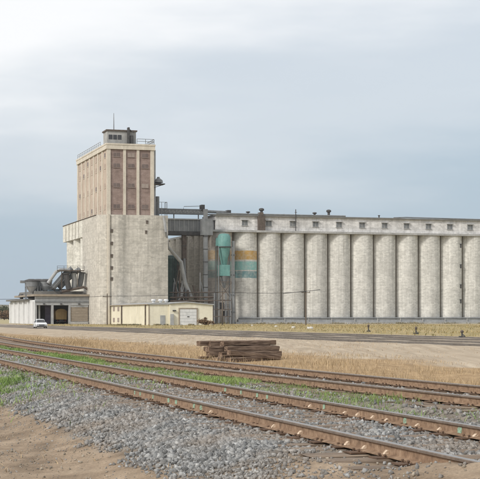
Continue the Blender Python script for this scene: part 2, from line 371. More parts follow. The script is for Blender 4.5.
grav = grav*np.where(Dg < 5.3, sstep(10.2, 13.5, Sg+.8*hsh(Xg, Yg, 1.7)), 1)
for nm, a in (('gravel', grav), ('yard', yard), ('dry', dry), ('green', green), ('weeds', weeds), ('field', field), ('bluff', sstep(1300, 1900, Yg))):
    at_ = gme.attributes.new(nm, 'FLOAT', 'POINT'); at_.data.foreach_set('value', a.astype(np.float32).ravel())
gm = bpy.data.materials.new('ground_soil'); gm.use_nodes = True
t = gm.node_tree; n = t.nodes; L = t.links; b = n['Principled BSDF']; b.inputs['Roughness'].default_value = .95; b.inputs['Specular IOR Level'].default_value = .15
geo_n = n.new('ShaderNodeNewGeometry')
def gnoise(scale, detail=6, rough=.6, stretch=None):
    q = n.new('ShaderNodeTexNoise'); q.inputs['Scale'].default_value = scale; q.inputs['Detail'].default_value = detail; q.inputs['Roughness'].default_value = rough
    if stretch:
        mp_ = n.new('ShaderNodeMapping'); mp_.inputs['Rotation'].default_value = (0, 0, -PHI); mp_.inputs['Scale'].default_value = stretch
        L.new(geo_n.outputs['Position'], mp_.inputs[0]); L.new(mp_.outputs[0], q.inputs['Vector'])
    else: L.new(geo_n.outputs['Position'], q.inputs['Vector'])
    return q.outputs['Fac']
def gramp(f, stops):
    r_ = n.new('ShaderNodeValToRGB'); e = r_.color_ramp.elements
    e[0].position, e[0].color = stops[0][0], (*stops[0][1], 1); e[1].position, e[1].color = stops[-1][0], (*stops[-1][1], 1)
    for p_, c_ in stops[1:-1]: q = e.new(p_); q.color = (*c_, 1)
    L.new(f, r_.inputs[0]); return r_.outputs[0]
def gmix(f, a, b_):
    q = n.new('ShaderNodeMix'); q.data_type = 'RGBA'; L.new(f, q.inputs[0]); L.new(a, q.inputs[6]); L.new(b_, q.inputs[7]); return q.outputs[2]
def gattr(nm, nf, amt=.9, soft=.25):
    a = n.new('ShaderNodeAttribute'); a.attribute_name = nm
    k = n.new('ShaderNodeMath'); k.operation = 'MULTIPLY_ADD'; k.inputs[1].default_value = amt; k.inputs[2].default_value = -amt*.5
    L.new(nf, k.inputs[0])
    k2 = n.new('ShaderNodeMath'); k2.operation = 'ADD'; L.new(k.outputs[0], k2.inputs[0]); L.new(a.outputs['Fac'], k2.inputs[1])
    mr = n.new('ShaderNodeMapRange'); mr.inputs[1].default_value = .5-soft; mr.inputs[2].default_value = .5+soft; L.new(k2.outputs[0], mr.inputs[0]); return mr.outputs[0]
n_big, n_mid, n_fine, n_grit = gnoise(.22, 5), gnoise(1.6, 6), gnoise(9, 5), gnoise(45, 4)
n_long = gnoise(.5, 5, .6, (3.2, .22, 1))
dirt = gramp(n_mid, [(.30, (.15, .112, .078)), (.47, (.255, .192, .135)), (.70, (.37, .29, .21))])
road = gramp(n_long, [(.3, (.35, .28, .205)), (.7, (.47, .395, .30))])
roadf = n.new('ShaderNodeMapRange'); roadf.inputs[1].default_value = 10; roadf.inputs[2].default_value = 14
px = n.new('ShaderNodeVectorMath'); px.operation = 'DOT_PRODUCT'; px.inputs[1].default_value = (cph, sph, 0); L.new(geo_n.outputs['Position'], px.inputs[0]); L.new(px.outputs['Value'], roadf.inputs[0])
col = gmix(roadf.outputs[0], dirt, road)
col = gmix(gattr('weeds', n_long, .6), col, gramp(n_long, [(.3, (.18, .18, .08)), (.5, (.35, .275, .135)), (.7, (.43, .35, .21))]))
col = gmix(gattr('field', n_big, .3), col, gramp(n_big, [(.3, (.34, .29, .16)), (.7, (.42, .36, .22))]))
col = gmix(gattr('bluff', n_big, .2), col, gramp(n_big, [(.3, (.12, .115, .075)), (.7, (.17, .155, .105))]))
col = gmix(gattr('yard', n_mid, .7), col, gramp(n_fine, [(.3, (.17, .155, .138)), (.7, (.29, .265, .235))]))
col = gmix(gattr('dry', n_mid, .5), col, gramp(n_mid, [(.3, (.27, .18, .10)), (.7, (.44, .315, .18))]))
col = gmix(gattr('gravel', n_mid, .9, .2), col, gramp(n_fine, [(.3, (.13, .115, .10)), (.7, (.28, .25, .215))]))
col = gmix(gattr('green', n_mid, .9, .2), col, gramp(n_fine, [(.3, (.15, .165, .075)), (.7, (.26, .265, .13))]))
n_rut = gnoise(1.5, 5, .65, (2.6, .10, 1))
rr_ = n.new('ShaderNodeMapRange'); rr_.inputs[1].default_value = .3; rr_.inputs[2].default_value = .7; rr_.inputs[3].default_value = .80; rr_.inputs[4].default_value = 1.14; L.new(n_rut, rr_.inputs[0])
mr_ = n.new('ShaderNodeMix'); mr_.data_type = 'RGBA'; mr_.blend_type = 'MULTIPLY'; mr_.inputs[0].default_value = 1; L.new(col, mr_.inputs[6]); L.new(rr_.outputs[0], mr_.inputs[7]); col = mr_.outputs[2]
gr = n.new('ShaderNodeMapRange'); gr.inputs[1].default_value = .3; gr.inputs[2].default_value = .7; gr.inputs[3].default_value = .78; gr.inputs[4].default_value = 1.2; L.new(n_grit, gr.inputs[0])
mg = n.new('ShaderNodeMix'); mg.data_type = 'RGBA'; mg.blend_type = 'MULTIPLY'; mg.inputs[0].default_value = 1; L.new(col, mg.inputs[6]); L.new(gr.outputs[0], mg.inputs[7])
L.new(mg.outputs[2], b.inputs['Base Color'])
bp = n.new('ShaderNodeBump'); bp.inputs['Distance'].default_value = .05; bp.inputs['Strength'].default_value = .9
hs = n.new('ShaderNodeMath'); hs.operation = 'MULTIPLY_ADD'; hs.inputs[1].default_value = .5; L.new(n_fine, hs.inputs[0]); L.new(n_mid, hs.inputs[2])
L.new(hs.outputs[0], bp.inputs['Height']); L.new(bp.outputs[0], b.inputs['Normal'])
gme.materials.append(gm)
go = link('ground', gme); go['kind'] = 'structure'

# ------------------------------------------------------------------ scatter: stones and grass (uncountable)
def rock_protos(k=24):
    import bmesh
    res = []
    for i in range(k):
        bm = bmesh.new(); bm.free()
        v = np.array([(1, 0, 0), (-1, 0, 0), (0, 1, 0), (0, -1, 0), (0, 0, 1), (0, 0, -1)], float); v += rng.normal(0, .2, v.shape); v *= rng.uniform(.75, 1.35, 3)
        f = np.array([(0, 2, 4), (2, 1, 4), (1, 3, 4), (3, 0, 4), (2, 0, 5), (1, 2, 5), (3, 1, 5), (0, 3, 5)]); res.append((v, f))
    return res
ROCKS = rock_protos()
def scatter_rocks(name, X, Y, size, m, sink=.3):
    N = len(X); z = ground_z(X, Y); V_ = []; Fs = []; base = 0
    which = rng.integers(0, len(ROCKS), N)
    for k, (v, f) in enumerate(ROCKS):
        q = np.where(which == k)[0]; c = len(q)
        if not c: continue
        Q = rng.normal(size=(c, 4)); Q /= np.linalg.norm(Q, axis=1)[:, None]
        w_, x_, y_, z_ = Q.T
        Rm = np.stack([np.stack([1-2*(y_*y_+z_*z_), 2*(x_*y_-z_*w_), 2*(x_*z_+y_*w_)], -1), np.stack([2*(x_*y_+z_*w_), 1-2*(x_*x_+z_*z_), 2*(y_*z_-x_*w_)], -1), np.stack([2*(x_*z_-y_*w_), 2*(y_*z_+x_*w_), 1-2*(x_*x_+y_*y_)], -1)], 1)
        P = np.einsum('cij,vj->cvi', Rm, v)*size[q][:, None, None]
        P += np.stack([X[q], Y[q], z[q]+size[q]*(.6-sink)], -1)[:, None, :]
        V_.append(P.reshape(-1, 3)); Fs.append((f[None]+(np.arange(c)*len(v))[:, None, None]+base).reshape(-1, 3)); base += c*len(v)
    o = link(name, fast_mesh(name, np.concatenate(V_), np.concatenate(Fs), m)); o['kind'] = 'stuff'; return o
def uni(n_, a, b): return rng.uniform(a, b, n_)
# ballast round the near track: stones shrink in number with distance
Ds, Ss = [], []
for s0, s1, dens in ((7.5, 16, 1700), (16, 26, 1050), (26, 45, 420), (45, 70, 80)):
    k = int((s1-s0)*4.9*dens); Ds.append(uni(k, 2.75, 7.65)); Ss.append(uni(k, s0, s1))
D_, S_ = np.concatenate(Ds), np.concatenate(Ss)
X_, Y_ = D_*cph-S_*sph, D_*sph+S_*cph
patch = hsh(X_, Y_, 1.1)*.5+hsh(X_, Y_, 3.1)*.35
prob = np.where(D_ < 4.35, 1.15*sstep(2.95, 3.7, D_+.3*patch), np.where(D_ < 6.6, .42+.35*patch, .62*(1-sstep(6.7, 7.5, D_+.35*patch))))
prob = prob*np.where((D_ < 5.2), sstep(10.6, 13.4, S_+1.3*patch+(4.2-D_)*1.2)*.93+.05, 1)
prob *= 1-.85*np.exp(-((D_-3.55)/.5)**2-((S_-28.5)/3.0)**2)
# keep the ties' tops mostly clear
TIE = .52
tphase = np.abs(((S_+.02) % TIE)-TIE/2)
on_tie = (tphase < .12) & (np.abs(D_-5.45) < 1.28)
prob = np.where(on_tie, prob*.22, prob)
prob = np.where((D_ > 6.7) & (Y_ > 24), prob*.35, prob)
kk = rng.random(len(D_)) < prob
X_, Y_ = X_[kk], Y_[kk]
scatter_rocks('ballast_stones', X_, Y_, np.clip(rng.lognormal(-3.98, .34, len(X_)), .008, .036)*np.where(Y_ > 26, 1.25, np.where(Y_ < 12.5, .75, 1)), M['stone'])
# ballast of the second main track
k = 42000; Yq = rng.uniform(12, 60, k); off = rng.uniform(-2.6, 1.9, k); Xq = c2(Yq)+off
pr = (.75-.35*sstep(-1.5, -2.5, off))*(.6+.5*hsh(Xq, Yq, 1.4))*np.where(np.abs(off) < 1.3, .55, 1); kk = (rng.random(k) < pr)
scatter_rocks('ballast_stones', Xq[kk], Yq[kk], np.clip(rng.lognormal(-3.85, .3, kk.sum()), .012, .045), M['stone'])
# loose pebbles in the dirt
k = 16000; D_ = uni(k, -2.5, 4.9); S_ = uni(k, 6, 34); X_, Y_ = D_*cph-S_*sph, D_*sph+S_*cph
kk = rng.random(k) < (.35+.6*(hsh(X_, Y_, .8) > .1))
scatter_rocks('loose_pebbles', X_[kk], Y_[kk], np.clip(rng.lognormal(-4.85, .45, kk.sum()), .004, .02), M['pebble'])

k = 26000; D_ = uni(k, -2.0, 4.4); S_ = uni(k, 7, 30); X_, Y_ = D_*cph-S_*sph, D_*sph+S_*cph
kk = rng.random(k) < np.clip(.18+.45*hsh(X_, Y_, 1.3)+.35*hsh(X_, Y_, .45)+.35*sstep(1.8, 3.2, D_), 0, 1)
scatter_rocks('loose_pebbles', X_[kk], Y_[kk], np.clip(rng.lognormal(-5.1, .4, kk.sum()), .003, .013), M['stone'])

def blades(name, X, Y, h, wd, m, lean=.5, zoff=0.0):
    N = len(X); z = ground_z(X, Y)-.01+zoff; a = rng.uniform(0, 2*np.pi, N); l = rng.normal(0, lean, (N, 2))*h[:, None]
    ca, sa = np.cos(a)*wd/2, np.sin(a)*wd/2
    p0 = np.stack([X-ca, Y-sa, z], -1); p1 = np.stack([X+ca, Y+sa, z], -1)
    mid = np.stack([X+l[:, 0]*.35, Y+l[:, 1]*.35, z+h*.6], -1); m0 = mid-np.stack([ca*.7, sa*.7, 0*z], -1); m1 = mid+np.stack([ca*.7, sa*.7, 0*z], -1)
    tip = np.stack([X+l[:, 0], Y+l[:, 1], z+h], -1)
    V_ = np.stack([p0, p1, m1, m0, tip], 1).reshape(-1, 3)
    f = np.array([[0, 1, 2], [0, 2, 3], [3, 2, 4]]); Fs = (f[None]+(np.arange(N)*5)[:, None, None]).reshape(-1, 3)
    o = link(name, fast_mesh(name, V_, Fs, m)); o['kind'] = 'stuff'; return o
def clumped(n_, dr, sr, k, thr):
    D = uni(n_*3, *dr); S = uni(n_*3, *sr); X, Y = D*cph-S*sph, D*sph+S*cph
    q = rng.random(len(X)) < np.clip(thr+.55*hsh(X, Y, k)+.3*hsh(X, Y, k*2.7), .03, 1); return X[q][:n_], Y[q][:n_]
STX, STY = at(252, 360.2, .04)
def stackclear(X, Y): return 1-.75*np.exp(-((X-STX)/1.5)**2-((Y-STY+.3)/1.1)**2)
# tall dry grass behind the second track
X_, Y_ = clumped(120000, (10.4, 21), (14, 110), .35, .45)
a2 = dist2(X_, Y_); d_ = X_*cph+Y_*sph; q = (a2 > 1.45) & (rng.random(len(X_)) < 1.1-sstep(12, 19.5, d_)**.6); X_, Y_, d_ = X_[q], Y_[q], d_[q]
patchh = np.clip(.75+.45*hsh(X_, Y_, .45)+.35*hsh(X_, Y_, 1.3), .25, 1.5)
blades('dry_grass', X_, Y_, rng.uniform(.05, .28, len(X_))*patchh*(1.15-.6*sstep(12.5, 19, d_))*stackclear(X_, Y_), rng.uniform(.006, .012, len(X_))*np.clip(Y_/35, 1, 2.2), M['drygrass'], .35)
X_, Y_ = clumped(5000, (18, 34), (20, 150), .3, .05)
blades('dry_grass', X_, Y_, rng.uniform(.03, .12, len(X_)), rng.uniform(.01, .025, len(X_)), M['drygrass'], .6)
# green strip between the two main tracks
X_, Y_ = clumped(110000, (6.4, 9.0), (10, 75), .9, .85)
a2 = dist2(X_, Y_); d_ = X_*cph+Y_*sph
q = (a2 < -.9+.12*hsh(X_, Y_, 2.1)) & (d_ > 6.5+.2*hsh(X_, Y_, 1.7)) & (rng.random(len(X_)) < np.clip(.12+.3*hsh(X_, Y_, 1.2), .02, 1)+.95*sstep(19, 26, Y_)*np.clip(.9+.4*hsh(X_, Y_, .6), .3, 1)); X_, Y_ = X_[q], Y_[q]
blades('green_grass', X_, Y_, rng.uniform(.04, .15, len(X_))*np.clip(.75+.5*hsh(X_, Y_, .8), .35, 1.2), rng.uniform(.006, .012, len(X_))*np.clip(Y_/25, 1, 2), M['greengrass'], .5)
# tufts between the rails far along, and a patch by the left edge
X_, Y_ = clumped(3200, (4.9, 6.0), (22, 60), 1.3, .1)
blades('green_grass', X_, Y_, rng.uniform(.04, .13, len(X_)), rng.uniform(.008, .018, len(X_)), M['greengrass'], .5)
X_, Y_ = rng.normal(3.45, .42, 6500), rng.normal(28.5, 2.6, 6500); X_, Y_ = X_*cph-Y_*sph, X_*sph+Y_*cph
q = hsh(X_, Y_, 1.5) > -.35; X_, Y_ = X_[q], Y_[q]
blades('green_grass', X_, Y_, rng.uniform(.05, .16, len(X_)), rng.uniform(.01, .018, len(X_)), M['greengrass'], .5)
# sparse straw in the dirt and rough weeds on the waste ground before the silos
X_, Y_ = clumped(1600, (-2, 3.4), (8, 36), .8, .15)
blades('straw_grass', X_, Y_, rng.uniform(.02, .07, len(X_)), rng.uniform(.006, .012, len(X_)), M['drygrass'], .9)
X_, Y_ = clumped(26000, (51, 150), (60, 400), .09, .2)
q = (np.abs(X_) < 90) & (Y_ < 372); X_, Y_ = X_[q], Y_[q]
blades('straw_grass', X_, Y_, rng.uniform(.06, .34, len(X_)), rng.uniform(.04, .12, len(X_)), M['strawgrass'], .4)

# ragged weeds along the foot of the elevator
k = 9000; uu = uni(k, U(20, -6), U(500, 2)); vv = rng.normal(3.5, 1.6, k); X_, Y_ = OX+cph*uu-sph*vv, OY+sph*uu+cph*vv
q = (hsh(uu, vv, .22)+.6*hsh(uu, vv, .7) > .1) & ((uu > 30) | (vv < -1)); X_, Y_ = X_[q], Y_[q]
blades('rough_weeds', X_, Y_, rng.uniform(.15, .8, len(X_))*(.6+.5*hsh(X_, Y_, .5)).clip(.3, 1), rng.uniform(.05, .14, len(X_)), M['roughweed'], .4)
k = 5000; uu = uni(k, U(100, -46), U(215, -46)); vv = rng.normal(-45, 1.0, k); X_, Y_ = OX+cph*uu-sph*vv, OY+sph*uu+cph*vv
q = (hsh(uu, vv, .3)+.6*hsh(uu, vv, .9) > .2) & (vv < -44.2); X_, Y_ = X_[q], Y_[q]
blades('rough_weeds', X_, Y_, rng.uniform(.1, .5, len(X_)), rng.uniform(.04, .1, len(X_)), M['roughweed'], .4)

# ------------------------------------------------------------------ tracks
RAILZ, TIEZ = .49, .37
def rail_profile():
    return [(-.07, 0), (.07, 0), (.07, .014), (.011, .032), (.011, .125), (.036, .138), (.036, .165), (.028, .172), (-.028, .172), (-.036, .165), (-.036, .138), (-.011, .125), (-.011, .032), (-.07, .014)]
def rail_mesh(name, path):                        # path: list of (x,y,z) of the rail foot; two materials: worn head and rusty sides
    pr = [(q*.92, z*.67) for q, z in rail_profile()]; k = len(pr); V_ = []; Fs = []
    for i, p in enumerate(path):
        a, b_ = path[max(i-1, 0)], path[min(i+1, len(path)-1)]
        dx, dy = b_[0]-a[0], b_[1]-a[1]; l = math.hypot(dx, dy); nx, ny = dy/l, -dx/l
        V_ += [(p[0]+nx*q, p[1]+ny*q, p[2]+z) for q, z in pr]
    mats = []
    for j in range(len(path)-1):
        for i in range(k): Fs.append((j*k+i, j*k+(i+1) % k, (j+1)*k+(i+1) % k, (j+1)*k+i)); mats.append(1 if i == 7 else 2 if i in (5, 6, 8, 9) else 0)
    Fs += [tuple(range(k))[::-1], tuple((len(path)-1)*k+i for i in range(k))]; mats += [0, 0]
    me = bpy.data.meshes.new(name); me.from_pydata(V_, [], Fs); me.materials.append(M['rail']); me.materials.append(M['railtop']); me.materials.append(M['railhead'])
    me.polygons.foreach_set('material_index', mats); me.update(); return me
tie_mb = MB().prism_y([(-.105, -.16), (.105, -.16), (.115, -.012), (.10, 0), (-.10, 0), (-.115, -.012)], -1.3, 1.3)
def rot_tie(mb): return MB().add([(y, x, z) for x, y, z in mb.v], mb.f)   # tie lies along local x
tie_meshes = []
for i in range(4):
    mb = rot_tie(tie_mb); mb.v = [(x+random.uniform(-.03, .03), y+random.uniform(-.008, .008), z+random.uniform(-.01, .004)) for x, y, z in mb.v]
    tie_meshes.append(mb.mesh('tie', M['bedtie']))
pl = MB().box(-.17, .17, -.09, .09, 0, .012)
for sx in (-1, 1):
    for sy in (-.06, .06): pl.lathe([(.009, .0), (.009, .024), (.016, .025), (.012, .038)], sx*.085, sy, 6)
plate_me = pl.mesh('tie_plate', M['plate'])
def empty_at(name, loc, rz, label, cat, group=None):
    o = bpy.data.objects.new(name, None); C.objects.link(o); o.location = loc; o.rotation_euler = (0, 0, rz); o.empty_display_size = .5
    return tag(o, label, cat, group)
# near main track
tr = empty_at('railway_track', (*T(5.45, 0), 0), PHI, 'nearest rusty railway track with painted glints and green marks on its rails', 'railway track')
def tl(d, s, z): return (d-5.45, s, z)            # track frame to this track's local frame
for d in (4.70, 6.20):
    path = [tl(d, s, TIEZ+.012) for s in [4, 6, 8, 10, 12, 15, 20, 30, 40, 60, 90, 130, 180]]
    link('rail', rail_mesh('rail', path), tr)
for i in range(14, 110):
    s = i*TIE+.24
    jig = random.uniform(-.015, .015)
    o = link('tie', tie_meshes[i % 4], tr, tl(5.45+random.uniform(-.05, .05), s+jig, TIEZ-.002), (0, 0, random.uniform(-.012, .012)))
    if i < 90:
        for d in (-.75, .75): link('tie_plate', plate_me, o, (d, 0, .002))
clip_me = MB().prism_y([(-.042, 0), (.0, 0), (.0, .034), (-.012, .034), (-.036, .012)], -.028, .028).mesh('rail_anchor', M['anchor'])
mark_me = MB().box(-.003, .0, -.042, .036, -.03, .034).box(-.004, .0, -.03, .05, -.046, .02).mesh('paint_mark', M['greenpaint'])
for d, xs, me_, nm in ((4.70, (135.5, 141, 154, 169.5, 177, 195, 202), mark_me, 'paint_mark'), (4.70, (213, 276, 303, 350, 367, 389), clip_me, 'rail_anchor'),
                       (6.20, (226, 242, 258, 268, 325, 406, 461), mark_me, 'paint_mark'), (6.20, (312, 347, 360, 375, 389, 420, 442, 478), clip_me, 'rail_anchor')):
    for x in xs:
        if nm == 'paint_mark': link(nm, me_, tr, tl(d-.0105, s_of(x, d), TIEZ+.012+.052)).scale = (1, random.uniform(.75, 1.15), random.uniform(.68, .8))
        else: link(nm, me_, tr, tl(d-.0100, s_of(x, d), TIEZ+.012+.016)).scale = (1, random.uniform(.6, .95), random.uniform(.75, 1.1))
# second main track, gently curved
Y0 = 34.0
tr2 = empty_at('railway_track', (float(c2(Y0)), Y0, 0), 0, 'second rusty railway track curving past the timber stack', 'railway track')
arc = []; Yc = 9.0
while Yc < 170:
    sl_ = -.337+.0024*(min(max(Yc, 5), 70)-32); l = math.sqrt(1+sl_*sl_); arc.append((float(c2(Yc)), Yc, sl_/l, 1/l)); Yc += TIE/l
for off in (-.75, .75):
    link('rail', rail_mesh('rail', [(x+ty*off-float(c2(Y0)), y-tx*off-Y0, TIEZ+.012) for x, y, tx, ty in arc[::4]]), tr2)
for i, (x, y, tx, ty) in enumerate(arc[:190]):
    o = link('tie', tie_meshes[i % 4], tr2, (x-float(c2(Y0)), y-Y0, TIEZ-.002), (0, 0, math.atan2(-tx, ty)+random.uniform(-.012, .012)))
    if i < 120:
        for d in (-.75, .75): link('tie_plate', plate_me, o, (d, 0, .002))
# yard tracks beyond the dirt road
YN = ['yard track at the edge of the dirt road', 'yard track second from the dirt road', 'yard track third from the dirt road', 'yard track nearest the weeds before the silos']
for q, dq in enumerate((35.3, 39.6, 44.2, 48.6)):
    s_mid = 150.0; Xm, Ym = T(dq, s_mid)
    ty = empty_at('railway_track', (Xm, Ym, 0), PHI, YN[q], 'railway track', 'yard tracks')
    for off in (-.75, .75):
        mb = MB(); pts = []
        for s in np.linspace(60, 330, 28):
            X, Y = T(dq+off, s); pts.append((off, s-s_mid, float(ZB*np.clip((Y-50)/290, 0, 1))-.05))
        me = rail_mesh('rail', pts); me.materials[0] = me.materials[2] = M['yardrail']; link('rail', me, ty)
    mb = MB()                                     # sleepers far too fine to tell apart: one part
    for s in np.arange(70, 230, .62):
        X, Y = T(dq, s); z = float(ZB*np.clip((Y-50)/290, 0, 1))+.012
        mb.box(-1.25, 1.25, s-s_mid-.09, s-s_mid+.09, z-.14, z-.004)
    o = link('sleepers', mb.mesh('sleepers', M['yardtie']), ty); o['kind'] = 'stuff'

# ------------------------------------------------------------------ stack of old ties
def tie_piece(L_, w_, h_):
    mb = MB(); nx = 4; V_ = []; Fs = []
    prof = [(-w_/2, .015), (-w_/2+.02, 0), (w_/2-.02, 0), (w_/2, .015), (w_/2, h_-.02), (w_/2-.025, h_), (-w_/2+.025, h_), (-w_/2, h_-.02)]
    for i in range(nx+1):
        x = -L_/2+L_*i/nx; V_ += [(x+random.uniform(-.02, .02)*(i in (0, nx)), y+random.uniform(-.008, .008), z+random.uniform(-.008, .008)*(z > .1)) for y, z in prof]
    for j in range(nx): Fs += [(j*8+i, j*8+(i+1) % 8, (j+1)*8+(i+1) % 8, (j+1)*8+i) for i in range(8)]
    Fs += [tuple(range(8))[::-1], tuple(nx*8+i for i in range(8))]
    return mb.add(V_, Fs).mesh('tie', M['oldtie'])
TP = [tie_piece(L_, w_, .17) for L_, w_ in ((2.55, .23), (2.2, .2), (2.4, .24), (2.6, .22), (1.95, .21))]
sx_, sy_ = STX, STY; srot = R(35)
gz = float(ground_z(sx_, sy_))
def put_tie(me, lx, ly, lz, rz, ry=0, label=None):
    X = sx_+lx*math.cos(srot)-ly*math.sin(srot); Y = sy_+lx*math.sin(srot)+ly*math.cos(srot)
    o = link('timber_tie', me, None, (X, Y, gz-.03+lz), (0, ry, srot+rz)); return tag(o, label, 'timber tie', 'old timber ties in the stack')
random.seed(21)
LAY = ['bottom', 'second', 'third']; COL = ['front', 'second from the front', 'third from the front', 'fourth from the front', 'fifth from the front', 'rear']
for l, ct in enumerate((6, 5, 4)):
    for i in range(ct):
        put_tie(TP[(i*2+l*3) % 5], .03*l+random.uniform(-.32, .32), i*.29+.14*l+random.uniform(-.03, .03), l*.176, random.uniform(-.05, .05), random.uniform(-.01, .01),
                'weathered timber tie, '+(COL[i] if i < ct-1 else 'rear')+' of the '+LAY[l]+' layer of the stack')
put_tie(TP[1], .16, .60, .176*3+.006, .13, .01, 'long timber tie lying askew along the top of the stack')
put_tie(TP[3], .32, 1.02, .176*3+.006, -.12, -.012, 'timber tie at the back of the stack top, shifted right')
put_tie(TP[4], -.36, 1.34, .176*3+.006, .02, .0, 'rearmost timber tie on the top of the stack')
put_tie(TP[1], -.12, -.30, .15, .06, .09, 'timber tie leaning against the right front of the stack')
put_tie(TP[4], -.45, -.40, .0, .22, 0, 'timber tie lying on the grass against the front of the stack')

# ------------------------------------------------------------------ grain elevator: headhouse
GB = ZB-.3                                        # foundations go a little into the ground
TW = U(154, 0); TD = V(77.3, 0); ZT = Z(143.2, 0, 0); ZL = Z(214.6, 0, 0)
LWR = U(168, -.4); UL = -2.3; LD = V(63, UL)
hh = thing('headhouse', 'tall brown brick elevator headhouse on a wide pale concrete base', 'grain elevator', 0, 0, ZB)
# base block: bulged front bins, round left corner, flat left flank
ug = U(126.5, -.4); pts = []
for a, b_ in ((.6, ug), (ug, LWR)):
    for i in range(9):
        q = i/8; pts.append((a+(b_-a)*q, -.4-.55*math.sin(math.pi*q)))
pts += [(LWR, 22), (UL, 22)]
for i in range(9):
    q = math.pi+math.pi/2*i/8; pts.append((.7+3.0*math.cos(q), 2.6+3.0*math.sin(q)))
pts = [p for i, p in enumerate(pts) if i == 0 or math.dist(p, pts[i-1]) > .01]
part('base_block', MB().prism(pts, GB, ZL), M['head'], hh, True)
part('base_roof', MB().box(UL+.4, LWR-.3, 1.5, LD-.4, ZL-.5, ZL+.05), M['roofgrey'], hh)
ZO = Z(242.5, UL, LD)
part('upper_flank', MB().box(UL, LWR-3, 22.05, LD, ZO, ZL+.02), M['whitebin'], hh)
for k in range(1, 6): part('panel_joint', MB().box(UL-.06, UL, 22.05+(LD-22)*k/6-.12, 22.05+(LD-22)*k/6+.12, ZO, ZL-.1), M['joint_crease'], hh)
part('flank_core', MB().box(UL+3.6, LWR-3.2, 22.05, LD-.5, GB, ZO-.01), M['head'], hh)
nb = 3; pitch_b = (LD-20.5)/nb
for i in range(nb):
    part('white_bin', MB().lathe([(pitch_b*.485, GB), (pitch_b*.485, ZO+.02)], UL+.25+pitch_b*.485, 20.2+pitch_b*(i+.5)+.3, 32), M['whitebin'], hh, True)
    part('bin_groove_pipe', MB().tube([(UL+2.2, 20.2+pitch_b*i+.3, GB), (UL+2.2, 20.2+pitch_b*i+.3, ZO-.02)], .5), M['rustdark'], hh)
part('coping', MB().tube([(UL-.05, q, ZL+.05) for q in (2.6, 12, 22, 36, LD)], .12, 6), M['rustdark'], hh)
# narrow white strip up the corner
part('corner_strip', MB().box(.0, .55, -.9, -.2, GB, ZL+.1), M['cream'], hh)
vent_me = MB().box(-.25, .25, -.1, .1, -.36, .36).box(-.32, .32, -.16, .0, .36, .44).mesh('wall_vent', M['rustdark'])
pieces('wall_vent', vent_me, hh, [(U(111.8, -.75), -.72, Z(y, 0, 0)) for y in (231, 243.5, 256, 268, 279)]+[(U(147, -.9), -.98, Z(222, 4, 0)), (U(146, -.9), -.98, Z(232, 4, 0))])
# tower
part('tower_core', MB().box(.35, TW-.35, .35, TD-.35, ZL-.3, ZT-.2), M['brick'], hh)
bays = [0, U(124.6, 0), U(138, 0), TW]
pw = .95
xs = [pw/2, bays[1], bays[2], TW-pw/2]
for i, x in enumerate(xs):
    hw_ = pw/2 if i in (0, 3) else .36
    part('pilaster', MB().box(x-hw_, x+hw_, -.05, .55, ZL+.03, ZT-.2), M['cream'], hh)
for i in range(3):
    part('brick_panel', MB().box(xs[i]+(pw/2 if i == 0 else .36)+.003, xs[i+1]-(pw/2 if i == 2 else .36)-.003, .22, .5, ZL+.03, ZT-1.5), M['brick'], hh)
NL = 7
for i in range(1, NL+1):
    v = pw/2+(TD-pw)*i/NL
    part('pilaster', MB().box(-.05, .5, v-.55, v+.55, ZL+.03, ZT-.2), M['cream'], hh)
    v0 = pw/2+(TD-pw)*(i-1)/NL
    part('brick_panel', MB().box(.16, .5, v0+.56 if i > 1 else pw/2+.2, v-.56, ZL+.03, ZT-1.5), M['tanbrick'], hh)
# cornice and parapet
part('cornice', MB().box(-.25, TW+.25, -.25, TD+.25, ZT-1.45, ZT-.35).box(-.35, TW+.35, -.35, TD+.35, ZT-.35, ZT+.05), M['cream'], hh)
part('tower_roof', MB().box(.3, TW-.3, .3, TD-.3, ZT, ZT+.1), M['roofgrey'], hh)
fw = MB().box(-.8, .8, -.02, .12, -.5, .5).mesh('window', M['brownglass'])
fsill = MB().box(-.95, .95, -.12, .1, -.62, -.5).box(-.04, .04, -.05, .0, -.5, .5).mesh('window_frame', M['sill'])
fb = MB().box(-.95, .95, -.02, .12, -.5, .5).mesh('window', M['paleglass'])
zr = [43.4, 40.6, 35.5, 30.0]
for i in range(3):
    um = (xs[i]+xs[i+1])/2
    for j, z in enumerate(zr):
        board = (i, j) in ((1, 0), (2, 2))
        for o in pieces('window', fb if board else fw, hh, [(um, .16, z)]): link('window_frame', fsill, o)
lw = MB().box(-.02, .12, -.6, .6, -.6, .6).mesh('window', M['brownglass'])
lf = MB().box(-.08, .1, -.75, .75, -.72, -.6).mesh('window_frame', M['cream'])
lb = MB().box(.0, .12, -.6, .6, -.6, .6).mesh('window', M['paletan'])
for i in range(NL):
    vm = pw/2+(TD-pw)*(i+.5)/NL
    for j, z in enumerate(zr):
        for o in pieces('window', lb if (i*3+j*5) % 4 else lw, hh, [(.10, vm, z)]): link('window_frame', lf, o)
